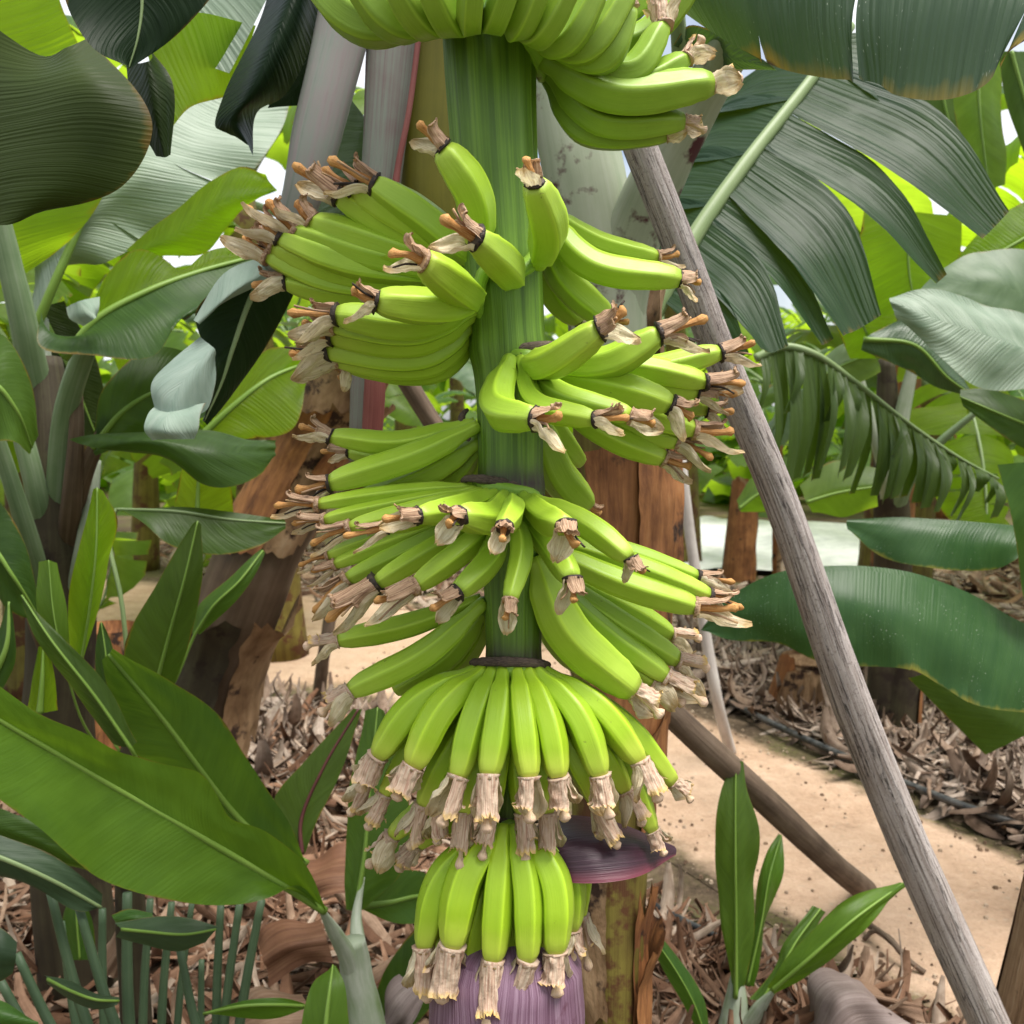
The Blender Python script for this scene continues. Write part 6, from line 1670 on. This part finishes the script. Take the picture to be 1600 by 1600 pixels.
litter('leaf_litter', 'thin scatter of dry leaves and bits on the far side of the path', [(200, 850), (900, 860), (960, 915), (1420, 912), (1450, 860), (1750, 870), (1750, 1010), (1060, 1030), (850, 985), (300, 905)], 4000, 0.16, 0.05, 5, GREYS + RUST)

def crumb_scatter():
    rng = random.Random(15)
    mb = MB(); mb.col = []
    lo = [G(500, 1100), G(800, 1205), G(1010, 1335), G(1250, 1505), G(1500, 1660)]
    hi = [G(600, 930), G(850, 1000), G(1060, 1090), G(1330, 1215), G(1600, 1335)]
    A_, B_ = catmull(lo, 40), catmull(hi, 40)
    for k in range(700):
        t = rng.randint(0, 40); s = rng.random()
        if rng.random() < 0.75: s = s * 0.28 if rng.random() < 0.5 else 1 - s * 0.28
        c = A_[t].lerp(B_[t], s) + Vector((rng.uniform(-.05, .05), rng.uniform(-.05, .05), 0.008))
        r = rng.uniform(0.002, 0.010)
        base = [c + Vector((r * math.cos(a) * rng.uniform(.7, 1.2), r * math.sin(a) * rng.uniform(.7, 1.2), -r * 0.3)) for a in (0, 1.26, 2.5, 3.8, 5.0)]
        topr = [c + (p - c) * 0.55 + Vector((0, 0, r * 0.8)) for p in base]
        b = mb.grid([base, topr], None, True)
        mb.cap(b + 5, 5)
        col = rng.choice([(0.42, 0.32, 0.23), (0.26, 0.18, 0.12), (0.52, 0.41, 0.31), (0.18, 0.12, 0.08)])
        mb.col.extend([col] * 11)
    o = mb.build('path_crumbs', M['mulch'], flatshade=True)
    tag(o, 'small stones and crumbs of earth strewn on the sandy path', 'gravel', kind='stuff')
crumb_scatter()

def dry_leaf(label, rails, mat, seed):
    mid = rails[len(rails) // 2][0]
    o = blade(None, rails, [-0.8, 0, 0.8][:len(rails)] if len(rails) == 3 else [-0.8, 0.8], mat, nu=34, nv=9, wave=0.020, wf=36, name='dry_leaf', seed=seed, ragged=0.6)
    tag(o, label, 'dry leaf')
dry_leaf('big curled mauve brown dry leaf beside the young sucker by the path', [[(1255, 1590, 2.2), (1285, 1520, 2.2), (1315, 1508, 2.22), (1340, 1540, 2.22)], [(1270, 1625, 2.1), (1310, 1560, 2.08), (1345, 1555, 2.1), (1380, 1570, 2.15)], [(1290, 1660, 2.05), (1340, 1625, 2.05), (1390, 1610, 2.08), (1430, 1610, 2.1)]], 'dry_leaf_mauve', 201)
dry_leaf('thin pinkish dry leaf edge lying toward the foot of the thick prop', [[(1315, 1530, 2.25), (1380, 1552, 2.22), (1440, 1566, 2.2)], [(1318, 1542, 2.2), (1380, 1562, 2.18), (1440, 1574, 2.18)], [(1325, 1552, 2.2), (1385, 1580, 2.18), (1440, 1590, 2.18)]], 'dry_leaf', 202)
dry_leaf('rust brown dry sheath lying below the red ribbed leaf', [[(455, 1350, 2.4), (520, 1325, 2.4), (580, 1330, 2.42)], [(460, 1385, 2.3), (520, 1365, 2.28), (585, 1365, 2.3)], [(465, 1420, 2.25), (525, 1400, 2.24), (590, 1400, 2.25)]], 'dry_leaf_rust', 203)
dry_leaf('broad tan dry leaf lying between the thin green stalks and the sucker stem', [[(340, 1590, 2.1), (400, 1545, 2.1), (470, 1540, 2.12)], [(360, 1620, 2.0), (420, 1580, 1.98), (480, 1575, 2.0)], [(380, 1660, 1.95), (440, 1620, 1.94), (500, 1620, 1.95)]], 'dry_leaf', 204)
dry_leaf('dark curled dry leaf leaning on the waxy sucker stem', [[(400, 1470, 2.2), (440, 1440, 2.2), (500, 1430, 2.2)], [(410, 1500, 2.1), (455, 1475, 2.08), (510, 1465, 2.1)], [(425, 1535, 2.1), (470, 1510, 2.08), (520, 1500, 2.1)]], 'dry_leaf_rust', 205)
dry_leaf('pale folded dry leaf under the thin stalks by the paddle leaves', [[(150, 1500, 2.2), (180, 1440, 2.2), (200, 1400, 2.22)], [(165, 1520, 2.15), (195, 1460, 2.14), (215, 1410, 2.16)], [(185, 1530, 2.15), (215, 1470, 2.14), (232, 1420, 2.16)]], 'dry_leaf', 206)
dry_leaf('grey mauve dry leaf hanging between the sucker stem and the bud', [[(585, 1600, 2.0), (600, 1560, 2.0), (630, 1530, 2.02)], [(600, 1610, 1.95), (625, 1570, 1.94), (650, 1545, 1.96)], [(620, 1620, 1.95), (645, 1590, 1.94), (665, 1560, 1.95)]], 'dry_leaf_mauve', 207)
